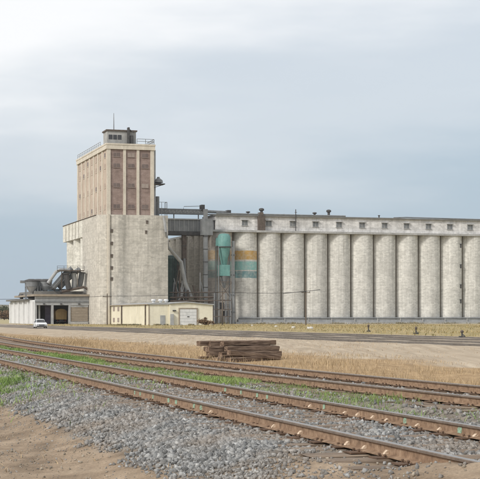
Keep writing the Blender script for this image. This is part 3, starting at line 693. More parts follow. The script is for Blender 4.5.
# roof railings
def railing(mb, pts, h, step=2.2, r=.05):
    for a, b_ in zip(pts, pts[1:]):
        a, b_ = Vector(a), Vector(b_); k = max(1, int((b_-a).length/step))
        for i in range(k+1):
            p = a.lerp(b_, i/k); mb.bar(p, p+Vector((0, 0, h)), r*1.6)
        for hh_ in (h, h*.55): mb.bar(a+Vector((0, 0, hh_)), b_+Vector((0, 0, hh_)), r*1.6)
    return mb
part('roof_railing', railing(MB(), [(.1, 9, ZT+.05), (.1, TD, ZT+.05)], 1.3, 2.4, .06), M['lightgrey'], hh)
part('roof_railing', railing(MB(), [(U(137, 0), 0, ZT+.05), (TW, 0, ZT+.05), (TW, 8, ZT+.05)], 1.35, 1.6, .07), M['grey'], hh)
pv = 2.6; pu0, pu1 = U(107.2, pv), U(136, pv); pz = Z(131.2, 4, pv)
pu0 = max(pu0, .3)
ph = part('penthouse', MB().box(pu0, pu1, pv, pv+5, ZT+.05, pz), M['plinth'], hh)
part('penthouse_roof', MB().box(pu0-.3, pu1+.3, pv-.3, pv+5.3, pz, pz+.35), M['rustdark'], ph)
pen_w = MB().box(-.5, .5, -.06, .1, -.6, .6).mesh('window', M['glass'])
for x in (110.5, 115, 119.5): link('window', pen_w, ph, (U(x, pv), pv, (ZT+pz)/2+.2-ZB))
part('antenna', MB().tube([(U(113.8, 5), 5, pz+.2), (U(113.8, 5), 5, Z(113, 2, 5))], [.14, .06], 6), M['grey'], ph)
part('roof_hoist', MB().box(U(126.5, 3), U(128.3, 3), 1.2, 2.4, ZT+.1, Z(128.0, 5, 3)).box(U(129, 3), U(132, 3), 1.2, 2.3, ZT+.1, Z(136, 5, 3)).bar((U(127, 3), 1.6, pz+.6), (U(133, 3), 1.6, pz-.4), .22), M['dark'], hh)
# equipment on the tower's right flank
er = thing('dust_duct', 'grey vertical duct with platform on the right side of the tower', 'duct', TW+1.0, 3, ZL+.05)
part('pipe', MB().tube([(TW+.75, 3, ZL+.05), (TW+.75, 3, Z(150, TW, 3))], .42, 10), M['lightgrey'], er, True)
part('pipe', MB().tube([(TW+1.9, 4, ZL+.05), (TW+1.9, 4, Z(196, TW, 3))], .5, 10), M['grey'], er, True)
part('platform', MB().box(TW+.3, TW+3.4, 1.6, 5, Z(184.5, TW, 3), Z(183.6, TW, 3)).bar((TW+.35, 2, Z(188, TW, 3)), (TW+3.2, 2, Z(184.4, TW, 3)), .16), M['dark'], er)
part('hood', MB().lathe([(.35, Z(183.4, TW, 3)), (1.25, Z(182.4, TW, 3)), (1.1, Z(180, TW, 3)), (.4, Z(178, TW, 3)), (.35, Z(176.8, TW, 3))], TW+1.9, 3, 14), M['grey'], er, True)
part('ladder_cage', railing(MB(), [(TW+1.0, 1.6, ZL+.1), (TW+3.9, 1.6, ZL+.1), (TW+3.9, 4, ZL+.1)], 3.6, 1.0, .06), M['grey'], er)

# ------------------------------------------------------------------ silo bank
VS = 8.0
r0 = 3.3
ua, ub = U(233.6, VS+2.2), U(462.3, VS+2.2); PT = (ub-ua)/10; RS = PT*.5
VC = VS+RS                                        # centre line of the front row
ZS = Z(232.0, ua, VS); ZG = Z(216.6, ua, VS+3)
u1 = ua-PT*.53                                    # first silo
sb = thing('silo_bank', 'long row of pale concrete grain silos under a rooftop gallery', 'grain silos', ua, VC, ZB)
OG, TL, DT = (.50, .30, .075), (.22, .47, .45), (.13, .27, .29)
z_ = [Z(y, ua, VS)-ZB for y in (250.4, 259.4, 261.2, 269.8, 270.9, 277.8)]
bands = [(z_[1], z_[0], OG), (z_[3], z_[2], TL), (z_[5], z_[4], DT)]
mb_full = concrete_mat('silo_concrete_bands', (.56, .55, .515), (.70, .69, .65), bands, .92)
mb_fade = concrete_mat('silo_concrete_faded_bands', (.42, .385, .35), (.60, .56, .51), bands, .5)
ORGs = ORG[sb.name]
silo_me = MB().lathe([(RS*1.012, GB-ZB), (RS*1.012, ZS-ZB)], 0, 0, 40)
def silo(u, v, m):
    me = silo_me.mesh('silo', m, True); o = link('silo', me, sb, (u-ORGs[0], v-ORGs[1], 0)); return o
silo(u1, VC, mb_fade)['label'] = 'end silo with faded colour bands'
silo(ua+PT*.5, VC, mb_full)['label'] = 'silo painted with orange and teal bands'
for i in range(1, 14): silo(ua+PT*(i+.5), VC, M['silo'])
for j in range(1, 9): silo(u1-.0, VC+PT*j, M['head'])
NE = ua+PT*14.6
for i in range(15): part('crease_shade_strip', MB().box(ua+PT*i-.22, ua+PT*i+.22, VS+RS*.66, VC, GB, ZS-.02), M['joint_crease'], sb)  # dark strips added to make the shade in the silo creases crisper
# wall between the silos' creases and a deck on top
part('core_wall', MB().box(u1, NE-PT*.5, VC-.35, VC+PT*8, GB, ZS-.1), M['silo'], sb)
part('deck', MB().box(u1-RS*.9, NE, VS-.35, VC+PT*8.6, ZS, ZS+.55), M['plinth'], sb)
GV = VS+1.2
gal = part('gallery', MB().box(U(215.5, GV), NE, GV, GV+12, ZS+.55, ZG), M['gallery'], sb)
part('gallery_roof', MB().box(U(215.5, GV)-.3, NE, GV-.5, GV+12.5, ZG, ZG+.4), M['roofgrey'], gal)
gw = MB().box(-.8, .8, -.08, .1, -.7, .7).mesh('gallery_window', M['grey'])
gh = MB().box(-1.0, 1.0, -.6, .0, .7, .85).box(-.95, .95, -.2, .0, -.85, -.7).box(-.06, .06, -.13, -.08, -.7, .7).mesh('window_hood', M['plinth'])
zw = (ZS+.55+ZG)/2+.15
og = ORG[gal.name]
for x in (244.7, 268.7, 292.7, 315.5, 339, 362, 384.5, 406.5, 428.4, 449.7, 470, 491, 512):
    o = link('gallery_window', gw, gal, (U(x, GV)-og[0], GV-og[1], zw-og[2])); link('window_hood', gh, o)
part('stair_housing', MB().box(U(257.5, GV), U(264, GV), GV-1.2, GV+2, ZS+.56, Z(216, U(260, GV), GV)).box(U(258.8, GV), U(262.6, GV), GV-.8, GV+1, Z(216, U(260, GV), GV), Z(212.5, U(260, GV), GV)), M['rustdark'], gal)
def roofvent(u, v, h, r): return MB().lathe([(r*.5, ZG+.4), (r*.5, ZG+.4+h*.6), (r, ZG+.4+h*.7), (r*.95, ZG+.4+h*.9), (r*.4, ZG+.4+h)], u, v, 10)
for x, h, r in ((248, .8, .75), (261.5, 1.5, .9), (284, .4, .5), (314.6, .9, .75), (328.7, 1.5, .85), (379, .6, .4)):
    part('roof_vent', roofvent(U(x, GV+.8), GV+.8, h*1.35, r*.85), M['dark'], gal, True)
part('mast', MB().tube([(U(295, GV), GV-.6, ZS+.6), (U(295, GV), GV-.6, Z(209.5, U(295, GV), GV))], .12, 6).bar((U(294, GV), GV-.6, Z(212.5, U(295, GV), GV)), (U(296.3, GV), GV-.6, Z(212.5, U(295, GV), GV)), .12), M['dark'], gal)
part('roof_pipe', MB().tube([(U(216, GV), GV-.4, ZG+.62), (U(345, GV), GV-.4, ZG+.62)], .2, 8), M['grey'], gal)
part('roof_pipe', MB().tube([(U(395, GV), GV+1, ZG+.55), (U(407, GV), GV+1, ZG+.75), (U(480, GV), GV+1, ZG+.6), (NE, GV+1, ZG+.6)], .15, 8), M['grey'], gal)
# skirt along the foot of the silos, with a pipe rail
part('plinth', MB().box(ua-.5, NE, VS-1.3, VS+1.6, GB, ZB+.55), M['plinth'], sb)
zpr = Z(318.2, ua+30, VS-1)
part('foot_pipe', MB().tube([(ua+.5, VS-.75, zpr), (NE, VS-.75, zpr)], .24, 8), M['grey'], sb)
part('foot_wall', MB().box(ua+.5, NE, VS-.7, VS+.8, ZB+.56, zpr-.3), M['lightgrey'], sb)
for i in range(14): part('pipe_bracket', MB().box(ua+PT*(i+1)-.15, ua+PT*(i+1)+.15, VS-.95, VS+.6, ZB+.55, zpr+.25), M['plinth'], sb)
box_me = MB().box(-.6, .6, -.55, .6, -.5, .5).box(-.75, .75, -.7, .6, .5, .62).box(-.2, .2, -.4, .4, -1.1, -.5).mesh('discharge_box', M['dark'])
pieces('discharge_box', box_me, sb, [(U(458.8, VS+1.1), VS+1.1, Z(y, ub, VS)) for y in (246, 266.5, 286.5, 301.5)])
part('drop_pipe', MB().tube([(U(459.5, VS+1.4), VS+1.5, Z(240, ub, VS)), (U(459.5, VS+1.4), VS+1.5, zpr)], .16, 8), M['rustdark'], sb)

# ------------------------------------------------------------------ bridge gallery and conveyor between headhouse and silos
bv = 9.5
br = thing('conveyor_bridge', 'grey enclosed bridge gallery linking the headhouse to the silos', 'conveyor bridge', U(186, bv), bv, Z(232, 20, bv))
x0, x1 = LWR-1.5, U(214, bv)
zb0, zb1 = Z(231.0, 20, bv), Z(219.5, 20, bv)
part('lower_beam', MB().box(x0, x1, bv, bv+4, zb0-1.0, zb0), M['dark'], br)
part('side_wall', MB().box(x0, x1, bv+.1, bv+3.9, zb0+.003, zb1), M['grey'], br)
for i in range(13): 
    q = x0+(x1-x0)*(i+.5)/13; part('wall_rib', MB().box(q-.06, q+.06, bv-.02, bv+.1, zb0+.003, zb1-.003), M['lightgrey'], br)
part('roof', MB().box(x0, x1+.2, bv-.3, bv+4.3, zb1, zb1+.3), M['lightgrey'], br)
cv = thing('roof_conveyor', 'slim grey belt conveyor truss running above the bridge gallery', 'conveyor', U(186, bv), bv, zb1+.3)
za, zc = Z(213.2, 20, bv), Z(208.8, 20, bv)
xe = U(231, bv); tr_ = MB()
for zz in (za, zc):
    for vv in (bv+.8, bv+2.6): tr_.bar((TW+.5, vv, zz), (xe if zz == za else U(205, bv), vv, zz), .22)
for i in range(17):
    q = TW+.5+(U(205, bv)-TW-.5)*i/16; q2 = TW+.5+(U(205, bv)-TW-.5)*min(i+1, 16)/16
    for vv in (bv+.8, bv+2.6): tr_.bar((q, vv, za), (q, vv, zc), .1); tr_.bar((q, vv, za), (q2, vv, zc), .1)
part('truss', tr_, M['grey'], cv)
part('belt_cover', MB().box(TW+.5, U(206, bv), bv+.95, bv+2.4, za+.2, zc-.25), M['lightgrey'], cv)
part('head_drum', MB().box(U(202.2, bv), U(205.4, bv), bv+.6, bv+2.8, zc-.3, Z(203.8, 20, bv)), M['dark'], cv)
part('tail_box', MB().box(U(228, bv), U(231.5, bv), bv+.4, bv+2.6, za-.4, Z(209.5, 30, bv)), M['dark'], cv)
part('feed_pipe', MB().tube([(U(204, bv), bv+1.6, Z(210.6, 25, bv)), (U(229, bv), bv+1.6, Z(211.6, 30, bv))], .42, 10), M['grey'], cv, True)
part('handrail', MB().tube([(U(184, bv), bv+.7, zc), (U(184.6, bv), bv+.7, Z(206, 20, bv)), (U(203, bv), bv+.7, Z(205.2, 20, bv))], .08, 6), M['grey'], cv)
for q in (TW+3, x0+6, U(200, bv)): part('support_leg', MB().box(q-.12, q+.12, bv+1.5, bv+1.8, zb1+.3, za), M['grey'], cv)
lt = thing('leg_tower', 'grey square steel leg tower beside the end silo', 'elevator leg', U(206.5, 6.0), 6.0, ZB)
lu = U(206.3, 6.0)
part('leg_casing', MB().box(lu-.75, lu+.25, 5.4, 6.4, GB, Z(209, 25, 6)), M['grey'], lt)
part('head_box', MB().box(lu-1.3, lu+1.6, 5.2, 7.4, Z(235, 25, 6), Z(219, 25, 6)), M['grey'], lt)
for k in range(7): part('casing_flange', MB().box(lu-.85, lu+.35, 5.3, 6.5, ZB+3+k*3.4, ZB+3.15+k*3.4), M['dark'], lt)
lt2 = thing('leg_tower', 'slim dark steel leg standing behind the diagonal spout', 'elevator leg', U(184.5, 10.0), 10.0, ZB)
l2 = U(184.5, 10.0)
part('leg_casing', MB().box(l2-.55, l2+.55, 10, 11.1, GB, zb0-1.0), M['rustdark'], lt2)
for k in range(6): part('casing_flange', MB().box(l2-.65, l2+.65, 9.9, 11.2, ZB+3+k*3.6, ZB+3.15+k*3.6), M['dark'], lt2)
# diagonal spout from the headhouse
ps = [(161.5, 217), (163.5, 232), (168, 247), (181, 262), (185, 283), (191, 297)]
pv_ = [1.2, 1.0, 2.0, 4.5, 5.5, 6.0]
sp3 = [(U(x, v), v, Z(y, U(x, v), v)) for (x, y), v in zip(ps, pv_)]
sp3[0] = (sp3[0][0], -1.2, sp3[0][2]); sp3[1] = (sp3[1][0], -1.5, sp3[1][2])
spo = thing('grain_spout', 'grey bent grain spout slanting down from the headhouse to the shed', 'spout', sp3[-1][0], sp3[-1][1], ZB)
part('pipe', MB().tube(sp3, [.35, .35, .42, .55, .6, .5], 10), M['lightgrey'], spo, True)
part('support_bar', MB().bar((sp3[4][0]-1.0, 6.2, GB), (sp3[4][0]-1.0, 6.2, sp3[4][2]), .3).bar((sp3[3][0]-2.5, 6.2, GB), (sp3[3][0]-.2, 5.0, sp3[3][2]), .22).bar((sp3[3][0]-2.5, 6.2, GB+6), (sp3[4][0], 6.0, GB+9), .2), M['rustdark'], spo)
# dark green tank behind the gap
gt = thing('storage_tank', 'dark green steel tank in the gap beside the headhouse', 'tank', U(171.5, 16), 16, ZB)
tu = U(171.5, 16)
part('shell', MB().lathe([(2.2, GB), (2.2, Z(259, tu, 16)), (1.5, Z(256, tu, 16)), (.4, Z(255, tu, 16))], tu, 16, 24), mat('dark_green_paint', [(.06, .10, .09), (.11, .16, .145)], .7, rough=.6, streak=.2, fine=.1), gt, True)
part('ladder', MB().bar((tu-.2, 13.7, GB), (tu-.2, 13.7, Z(258, tu, 16)), .1).bar((tu+.3, 13.7, GB), (tu+.3, 13.7, Z(258, tu, 16)), .1), M['dark'], gt)
# pipe rack across the gap above the sheds
pr_ = thing('pipe_rack', 'brown steel pipe rack with tangled pipework between headhouse and silos', 'pipe rack', U(190, 5), 4.5, ZB)
for k, y in enumerate((292.5, 297.5, 301)):
    part('rack_pipe', MB().tube([(U(169.5, 4.5), 4.5-.4*k, Z(y, 18, 4.5)), (U(214+6*(k == 0), 4.5), 4.5-.4*k, Z(y-.3, 28, 4.5))], .22 if k else .14, 8), M['rustdark'], pr_)
for x in (176, 188, 199, 209): part('rack_post', MB().box(U(x, 5.2)-.2, U(x, 5.2)+.2, 5, 5.4, GB, Z(290, U(x, 5), 5)), M['rustdark'], pr_)
random.seed(5)
for k in range(17):
    a = random.uniform(172, 206); b_ = a+random.uniform(-10, 12)
    part('pipework', MB().tube([(U(a, 5.8), 5.8, Z(random.uniform(258 if k % 3 == 0 else 278, 292), 20, 5.8)), (U((a+b_)/2, 5.8), 5.9, Z(random.uniform(293, 300), 20, 5.8)), (U(b_, 5.8), 6.0, Z(random.uniform(300, 312), 20, 5.8))], random.uniform(.12, .3), 7), M[random.choice(['rustdark', 'grey', 'dark', 'lightgrey'])], pr_, True)

# ------------------------------------------------------------------ teal cyclone on the end silo
cyu, cyv = U(224, VS-2.2), VS-2.2
def zc_(y): return Z(y, cyu, cyv)
cy = thing('dust_cyclone', 'large teal dust cyclone on a stand before the end silo', 'cyclone', cyu, cyv, ZB)
part('body', MB().lathe([(.6, zc_(233.6)), (1.3, zc_(234.2)), (1.75, zc_(236.5)), (1.8, zc_(247))], cyu, cyv, 22), M['teal'], cy, True)
part('cone', MB().lathe([(1.78, zc_(247.1)), (1.25, zc_(256)), (.75, zc_(264)), (.55, zc_(266))], cyu, cyv, 22), M['teal'], cy, True)
part('band', MB().lathe([(2.0, zc_(247.6)), (2.0, zc_(246.6))], cyu, cyv, 22), M['dark'], cy)
part('hopper', MB().box(cyu-1.5, cyu+1.3, cyv-1.2, cyv+1.2, zc_(276), zc_(265)), M['teal'], cy)
part('hopper_bottom', MB().lathe([(.4, zc_(288)), (.55, zc_(284)), (1.35, zc_(276.1))], cyu, cyv, 12), M['grey'], cy, True)
part('inlet_duct', MB().box(cyu-2.2, cyu-1.2, cyv-.4, cyv+.5, zc_(246), zc_(238)), M['teal'], cy)
for a, b_ in ((-1.9, -1.3), (1.9, -1.3), (-1.9, 1.3), (1.9, 1.3)): part('stand_leg', MB().bar((cyu+a, cyv+b_, GB), (cyu+a, cyv+b_, zc_(247)), .24), M['grey'], cy)
part('stand_brace', MB().bar((cyu-1.9, cyv-1.3, zc_(300)), (cyu+1.9, cyv-1.3, zc_(282)), .12).bar((cyu+1.9, cyv-1.3, zc_(300)), (cyu-1.9, cyv-1.3, zc_(282)), .12).bar((cyu-1.9, cyv-1.3, zc_(282)), (cyu+1.9, cyv-1.3, zc_(282)), .15).bar((cyu-1.9, cyv-1.3, zc_(300)), (cyu+1.9, cyv-1.3, zc_(300)), .15), M['rustdark'], cy)
dp = thing('downpipe', 'tall grey vertical pipe between the end silo and the banded silo', 'pipe', U(233.2, VS-1), VS-1, ZB)
part('pipe', MB().tube([(U(233.2, VS-1), VS-1, GB), (U(233.2, VS-1), VS-1, Z(241, 33, VS))], .4, 12), M['lightgrey'], dp, True)
for y in (255, 275, 295, 312): part('pipe_clamp', MB().box(U(233.2, VS-1)-.5, U(233.2, VS-1)+.5, VS-1.5, VS-.5, Z(y+.5, 33, VS), Z(y-.5, 33, VS)), M['grey'], dp)
lp = thing('loading_platform', 'cluttered brown steel loading platform at the foot of the end silo', 'platform', U(222, 3), 3.5, ZB)
for y in (300, 309, 316):
    part('deck', MB().box(U(214, 3), U(231, 3), 3, 5.2, Z(y+.7, 30, 3), Z(y, 30, 3)), M['rustdark'], lp)
for x in (214.5, 219, 226, 230.5): part('post', MB().box(U(x, 3)-.15, U(x, 3)+.15, 3.02, 3.3, GB, Z(293, 30, 3)), M['grey'], lp)
part('guard_rail', railing(MB(), [(U(214, 3), 3.1, Z(309, 30, 3)), (U(231, 3), 3.1, Z(309, 30, 3))], 1.1, 1.3, .05), M['dark'], lp)
part('motor_box', MB().box(U(220.5, 3), U(224.5, 3), 3.4, 4.8, Z(309, 30, 3), Z(302.5, 30, 3)).box(U(225, 3), U(228, 3), 3.4, 4.8, Z(316, 30, 3), Z(311, 30, 3)), M['dark'], lp)

# ------------------------------------------------------------------ receiving shed left of the headhouse
AV = V(89, UL); AL = U(35.2, AV); AR = UL-.05; DPT = V(10.3, AL)-AV
def za_(y, u=None): return Z(y, AL+7 if u is None else u, AV)
an = thing('receiving_shed', 'low grey and white truck receiving shed against the headhouse', 'shed', AL+7, AV, ZB)
zt = za_(296.2); zl = za_(305.2)
ops = [(36.4, 51.3), (53.6, 68.6), (70.6, 88.2)]
cols = [35.2, 36.4, 51.3, 53.6, 68.6, 70.6, 88.2]
for a, b_ in ((35.2, 36.4), (51.3, 53.6), (68.6, 70.6)): part('pier', MB().box(U(a, AV), U(b_, AV), AV, AV+.8, GB, zl), M['lightgrey'], an)
part('lintel', MB().box(AL, AR, AV-.02, AV+.8, zl, zt), M['lightgrey'], an)
part('lintel_band', MB().box(AL-.05, AR, AV-.15, AV-.02, za_(302.5), za_(300.8)), M['grey'], an)
part('roof', MB().box(AL-.5, AR, AV-.7, AV+DPT*.75, zt, zt+.5), M['tan'], an)
part('roof', MB().box(AL+.6, AR-.6, AV+4, AV+DPT*.7, zt+.5, zt+1.4), M['roofgrey'], an)
part('back_wall', MB().box(AL+.6, AR, AV+16, AV+16.4, GB, zt-.02), M['plinth'], an)
part('side_wall', MB().box(AL, AL+.6, AV+.82, AV+DPT, GB, zt-1.0), M['white'], an)
for i in range(6):
    v = AV+1.5+(DPT-4)*i/5
    part('wall_buttress', MB().box(AL-.45, AL, v, v+1.6, GB, zt-1.4), M['white'], an)
part('wing_roof', MB().box(AL-1.2, AL+3, AV+DPT*.2, AV+DPT+.6, zt-.98, zt-.55), M['roofgrey'], an)
part('wing_wall', MB().box(AL+.62, AL+3, AV+DPT*.76, AV+DPT, GB, zt-1.0), M['white'], an)
part('roof_vent', MB().lathe([(.5, zt-.55), (.5, zt+.3), (.9, zt+.4), (.7, zt+.9)], AL+.2, AV+DPT*.55, 10), M['dark'], an)
dr = part('roller_door', MB().box(U(70.6, AV), U(88.2, AV), AV+.25, AV+.4, za_(321.5), za_(307.2)), M['tan'], an)
for k in range(9): part('door_slat', MB().box(U(70.6, AV)+.05, U(88.2, AV)-.05, AV+.17, AV+.25, za_(321.5)+.1+k*.42, za_(321.5)+.44+k*.42), M['tan'], dr)
part('door_sill', MB().box(U(70.6, AV), U(88.2, AV), AV-.3, AV+.6, GB, za_(321.6)), M['plinth'], an)
part('door_header', MB().box(U(70.6, AV), U(88.2, AV), AV+.1, AV+.7, za_(307.1), zl), M['lightgrey'], an)
part('inner_post', MB().box(U(38.5, AV+3), U(40.2, AV+3), AV+3, AV+3.4, GB, zl), M['white'], an)
part('inner_panel', MB().box(U(45, AV+5), U(51, AV+5), AV+5, AV+5.2, GB, zl), mat('violet_grey_sheet', [(.10, .09, .13), (.15, .14, .19)], 1), an)
for x in (44, 61, 79): part('wall_lamp', MB().box(U(x, AV)-.25, U(x, AV)+.25, AV-.6, AV, za_(304.4), za_(303.4)), M['dark'], an)
# cluster of cyclones on its roof
for k, (x, v, lab) in enumerate(((31.5, AV+7, 'leftmost grey cyclone on the receiving shed roof'), (38.5, AV+9, 'middle grey cyclone on the receiving shed roof'), (45.5, AV+8, 'right-hand grey cyclone on the receiving shed roof'))):
    u = U(x, v); f = lambda y: Z(y, u, v)
    zb_ = zt+1.4 if u > AL+.6 else zt-.55
    c = thing('dust_cyclone', lab, 'cyclone', u, v, zb_, 'cyclones on the receiving shed roof')
    part('drum', MB().lathe([(1.75, f(286.6)), (1.75, f(281)), (1.2, f(279.6))], u, v, 18), M['grey'], c, True)
    part('cone', MB().lathe([(.45, f(293)), (1.7, f(286.7))], u, v, 18), M['lightgrey'], c, True)
    part('cap', MB().lathe([(1.95, f(281.2)), (1.9, f(280.4)), (.8, f(279))], u, v, 18), M['dark'], c)
    for a_, b_ in ((-1.5, -1), (1.5, -1), (-1.5, 1), (1.5, 1)): part('stand_leg', MB().bar((u+a_, v+b_, zb_), (u+a_, v+b_, f(286)), .2), M['grey'], c)
    if k == 0: part('inlet', MB().box(u-3.0, u-1.2, v-.6, v+.6, f(283.2), f(280.6)), M['grey'], c)
bx_ = thing('blue_roof_unit', 'low blue-grey machine housing on the receiving shed roof', 'roof unit', U(56, AV+6), AV+6, zt+1.4)
part('housing', MB().box(U(48, AV+6), U(64.5, AV+6), AV+5, AV+8, zt+1.4, Z(289.5, AL+7, AV+6)), mat('blue_grey_paint', [(.12, .16, .19), (.20, .25, .29)], .8, rough=.6), bx_)
part('lid', MB().box(U(48, AV+6)-.2, U(64.5, AV+6)+.2, AV+4.8, AV+8.2, Z(289.5, AL+7, AV+6), Z(289, AL+7, AV+6)), M['grey'], bx_)
DL = ['thin grey duct bent over the cyclones', 'fat grey duct slanting down from the white bins', 'grey duct crossing before the white bins', 'dark spout hanging by the white bins', 'short pale spout under the platform by the white bins', 'steep grey duct at the right of the white bins', 'curved brown duct running down onto the shed roof']
DP = [([(47.5, 284), (51, 279), (56, 272), (60, 270), (70, 270)], .45, 'lightgrey'), ([(52, 289), (58, 282), (64, 275), (72, 268.5)], .75, 'grey'), ([(59, 288), (67, 280), (74, 273), (80, 269)], .7, 'grey'),
      ([(66, 273), (67, 281), (69, 289)], .75, 'dark'), ([(73.5, 272), (74.5, 280), (74, 289)], .7, 'lightgrey'), ([(82, 272), (81, 279), (79, 288)], .75, 'grey'), ([(60, 292), (72, 289.5), (84, 287), (88.5, 289.5), (90, 294)], .35, 'rustdark')]
for k, (pts_, r, mm_) in enumerate(DP):
    v = AV+2.4+1.0*(k % 3)
    q = [(U(x, v), v, Z(y, AL+9, v)) for x, y in pts_]
    d_ = thing('grain_duct', DL[k], 'duct', q[-1][0], q[-1][1], q[-1][2], 'ducts over the receiving shed')
    part('pipe', MB().tube(q, r, 10), M[mm_], d_, True)
    part('flange', MB().tube([q[0], tuple(Vector(q[0]).lerp(Vector(q[1]), .12))], r*1.3, 10), M['dark'], d_)
pf = thing('steel_platform', 'dark steel catwalk bracketed to the white bins above the ducts', 'platform', U(70, AV+2), AV+2, Z(270, AL+9, AV+2))
part('deck', MB().box(U(57, AV+2), U(84, AV+2), AV+1.5, AV+3.4, Z(271, AL+9, AV+2), Z(270.2, AL+9, AV+2)), M['rustdark'], pf)
part('guard_rail', railing(MB(), [(U(57, AV+2), AV+1.6, Z(270.2, AL+9, AV+2)), (U(84, AV+2), AV+1.6, Z(270.2, AL+9, AV+2))], 1.1, 1.5, .05), M['dark'], pf)
part('bracket', MB().bar((U(62, AV+2), AV+2.5, Z(289.5, AL+9, AV+2)), (U(62, AV+2), AV+2.5, Z(271, AL+9, AV+2)), .2).bar((U(78, AV+2), AV+2.5, Z(289.5, AL+9, AV+2)), (U(78, AV+2), AV+2.5, Z(271, AL+9, AV+2)), .2), M['rustdark'], pf)

# ------------------------------------------------------------------ yellow sheds
SV = -43.0
SA0, SA1, SB1 = U(149, SV), U(169, SV), U(212, SV)
def zs_(y, x=150): return Z(y, U(x, SV), SV)
shd = V(111, SA0)-SV
zgs = float(ground_z(*W(SA0, SV)))
s1 = thing('yellow_shed', 'long cream yellow metal shed, its bright flank facing left', 'shed', SA0, SV, zgs)
ze = zs_(304.6)
part('side_wall', MB().box(SA0, SA0+.25, SV+.26, SV+shd, zgs-.3, ze), M['yellow'], s1)
part('front_wall', MB().box(SA0, SA1, SV, SV+.25, zgs-.3, ze), M['yellow'], s1)
part('rear_wall', MB().box(SA0+.26, SA1, SV+shd-.25, SV+shd, zgs-.3, ze), M['yellow'], s1)
part('roof', MB().prism_y([(SA0-.3, ze), (SA1, ze), (SA1, ze+.55), (SA0+2, ze+.5), (SA0-.3, ze+.18)], SV-.3, SV+shd+.3), M['lightgrey'], s1)
for i in range(24):
    v = SV+1+(shd-2)*i/23; part('wall_rib', MB().box(SA0-.07, SA0, v-.09, v+.09, zgs-.2, ze-.05), M['yellow'], s1)
for x in (122.3, 146.2): part('downpipe', MB().tube([(SA0-.2, V(x, SA0), zgs-.1), (SA0-.2, V(x, SA0), ze+.1)], .17, 8), M['rustdark'], s1)
part('corner_post', MB().box(SA0-.08, SA0+.12, SV-.08, SV+.3, zgs-.3, ze), M['tan'], s1)
swm = MB().box(-.08, .02, -1.0, 1.0, -.55, .55).mesh('window', M['paleglass'])
pieces('window', swm, s1, [(SA0, V(x, SA0), Z(y, SA0, V(x, SA0))) for x in (114, 118.5) for y in (309, 320)])
part('side_door', MB().box(SA1-2.1, SA1-.9, SV-.08, SV, zgs-.1, zgs+2.3), M['lightgrey'], s1)
part('gutter', MB().box(SA0-.42, SA0-.3, SV-.3, SV+shd, ze-.02, ze+.16), M['tan'], s1)
for k, x in enumerate((153.5, 160.5, 166)):
    v = SV+9; part('roof_vent', MB().lathe([(.35, ze+.3), (.35, ze+.9), (.62, ze+1.0), (.5, ze+1.35)], U(x, v), v, 10), M['white'], s1)
s2 = thing('yellow_shed', 'cream yellow gabled shed with a large pale roller door', 'shed', (SA1+SB1)/2, SV, zgs)
g0, g1 = SA1+.02, SB1; gm_ = (g0+g1)/2-1.2; zg0 = zs_(305, 190); zg1 = zs_(302.6, 190)
part('gable_wall', MB().prism_y([(g0, zgs-.3), (g1, zgs-.3), (g1, zg0), (gm_, zg1), (g0, zg0+.2)], SV-.6, SV-.3), M['yellow'], s2)
part('side_wall', MB().box(g1-.25, g1-.01, SV-.3, SV+16, zgs-.3, zg0-.05), M['yellow'], s2)
part('side_wall', MB().box(g0, g0+.2, SV-.3, SV+16, zgs-.3, zg0-.05), M['yellow'], s2)
part('rear_wall', MB().box(g0+.2, g1-.26, SV+15.8, SV+16, zgs-.3, zg0-.05), M['yellow'], s2)
part('roof', MB().prism_y([(g0-.15, zg0+.2), (gm_, zg1), (g1+.25, zg0-.02), (g1+.25, zg0+.2), (gm_, zg1+.25), (g0-.15, zg0+.42)], SV-.95, SV+16.2), M['lightgrey'], s2)
d0, d1, dz1 = U(179.6, SV-.6), U(196.6, SV-.6), zs_(309, 188)
rd = part('roller_door', MB().box(d0, d1, SV-.68, SV-.6, zgs, dz1), M['white'], s2)
for k in range(5): part('door_panel', MB().box(d0+.05, d1-.05, SV-.74, SV-.68, zgs+.05+k*(dz1-zgs)/5, zgs+(k+1)*(dz1-zgs)/5-.04), M['white'], rd)
part('door_handle', MB().box((d0+d1)/2-.25, (d0+d1)/2+.25, SV-.82, SV-.74, zgs+1.9, zgs+2.1), M['dark'], rd)
part('door_frame', MB().box(d0-.25, d0, SV-.8, SV-.6, zgs, dz1+.25).box(d1, d1+.25, SV-.8, SV-.6, zgs, dz1+.25).box(d0, d1, SV-.8, SV-.6, dz1, dz1+.25), M['tan'], s2)
part('wall_lamp', MB().box(U(172, SV), U(175, SV), SV-1.1, SV-.6, zs_(311.2, 173), zs_(310, 173)), M['dark'], s2)
part('wall_cabinet', MB().box(U(169.6, SV), U(172.5, SV), SV-1.2, SV-.6, zgs, zgs+2.6), M['lightgrey'], s2)

# ------------------------------------------------------------------ vehicles
def vehicle(name, label, cat, x, y, rz, group=None):
    z = 0.0
    for _ in range(6): X, Y = at(x, y, z); z = float(ground_z(X, Y))
    o = bpy.data.objects.new(name, None); C.objects.link(o); o.location = (X, Y, z); o.rotation_euler = (0, 0, rz); ORG[o.name] = (0, 0, 0)
    return tag(o, label, cat, group)
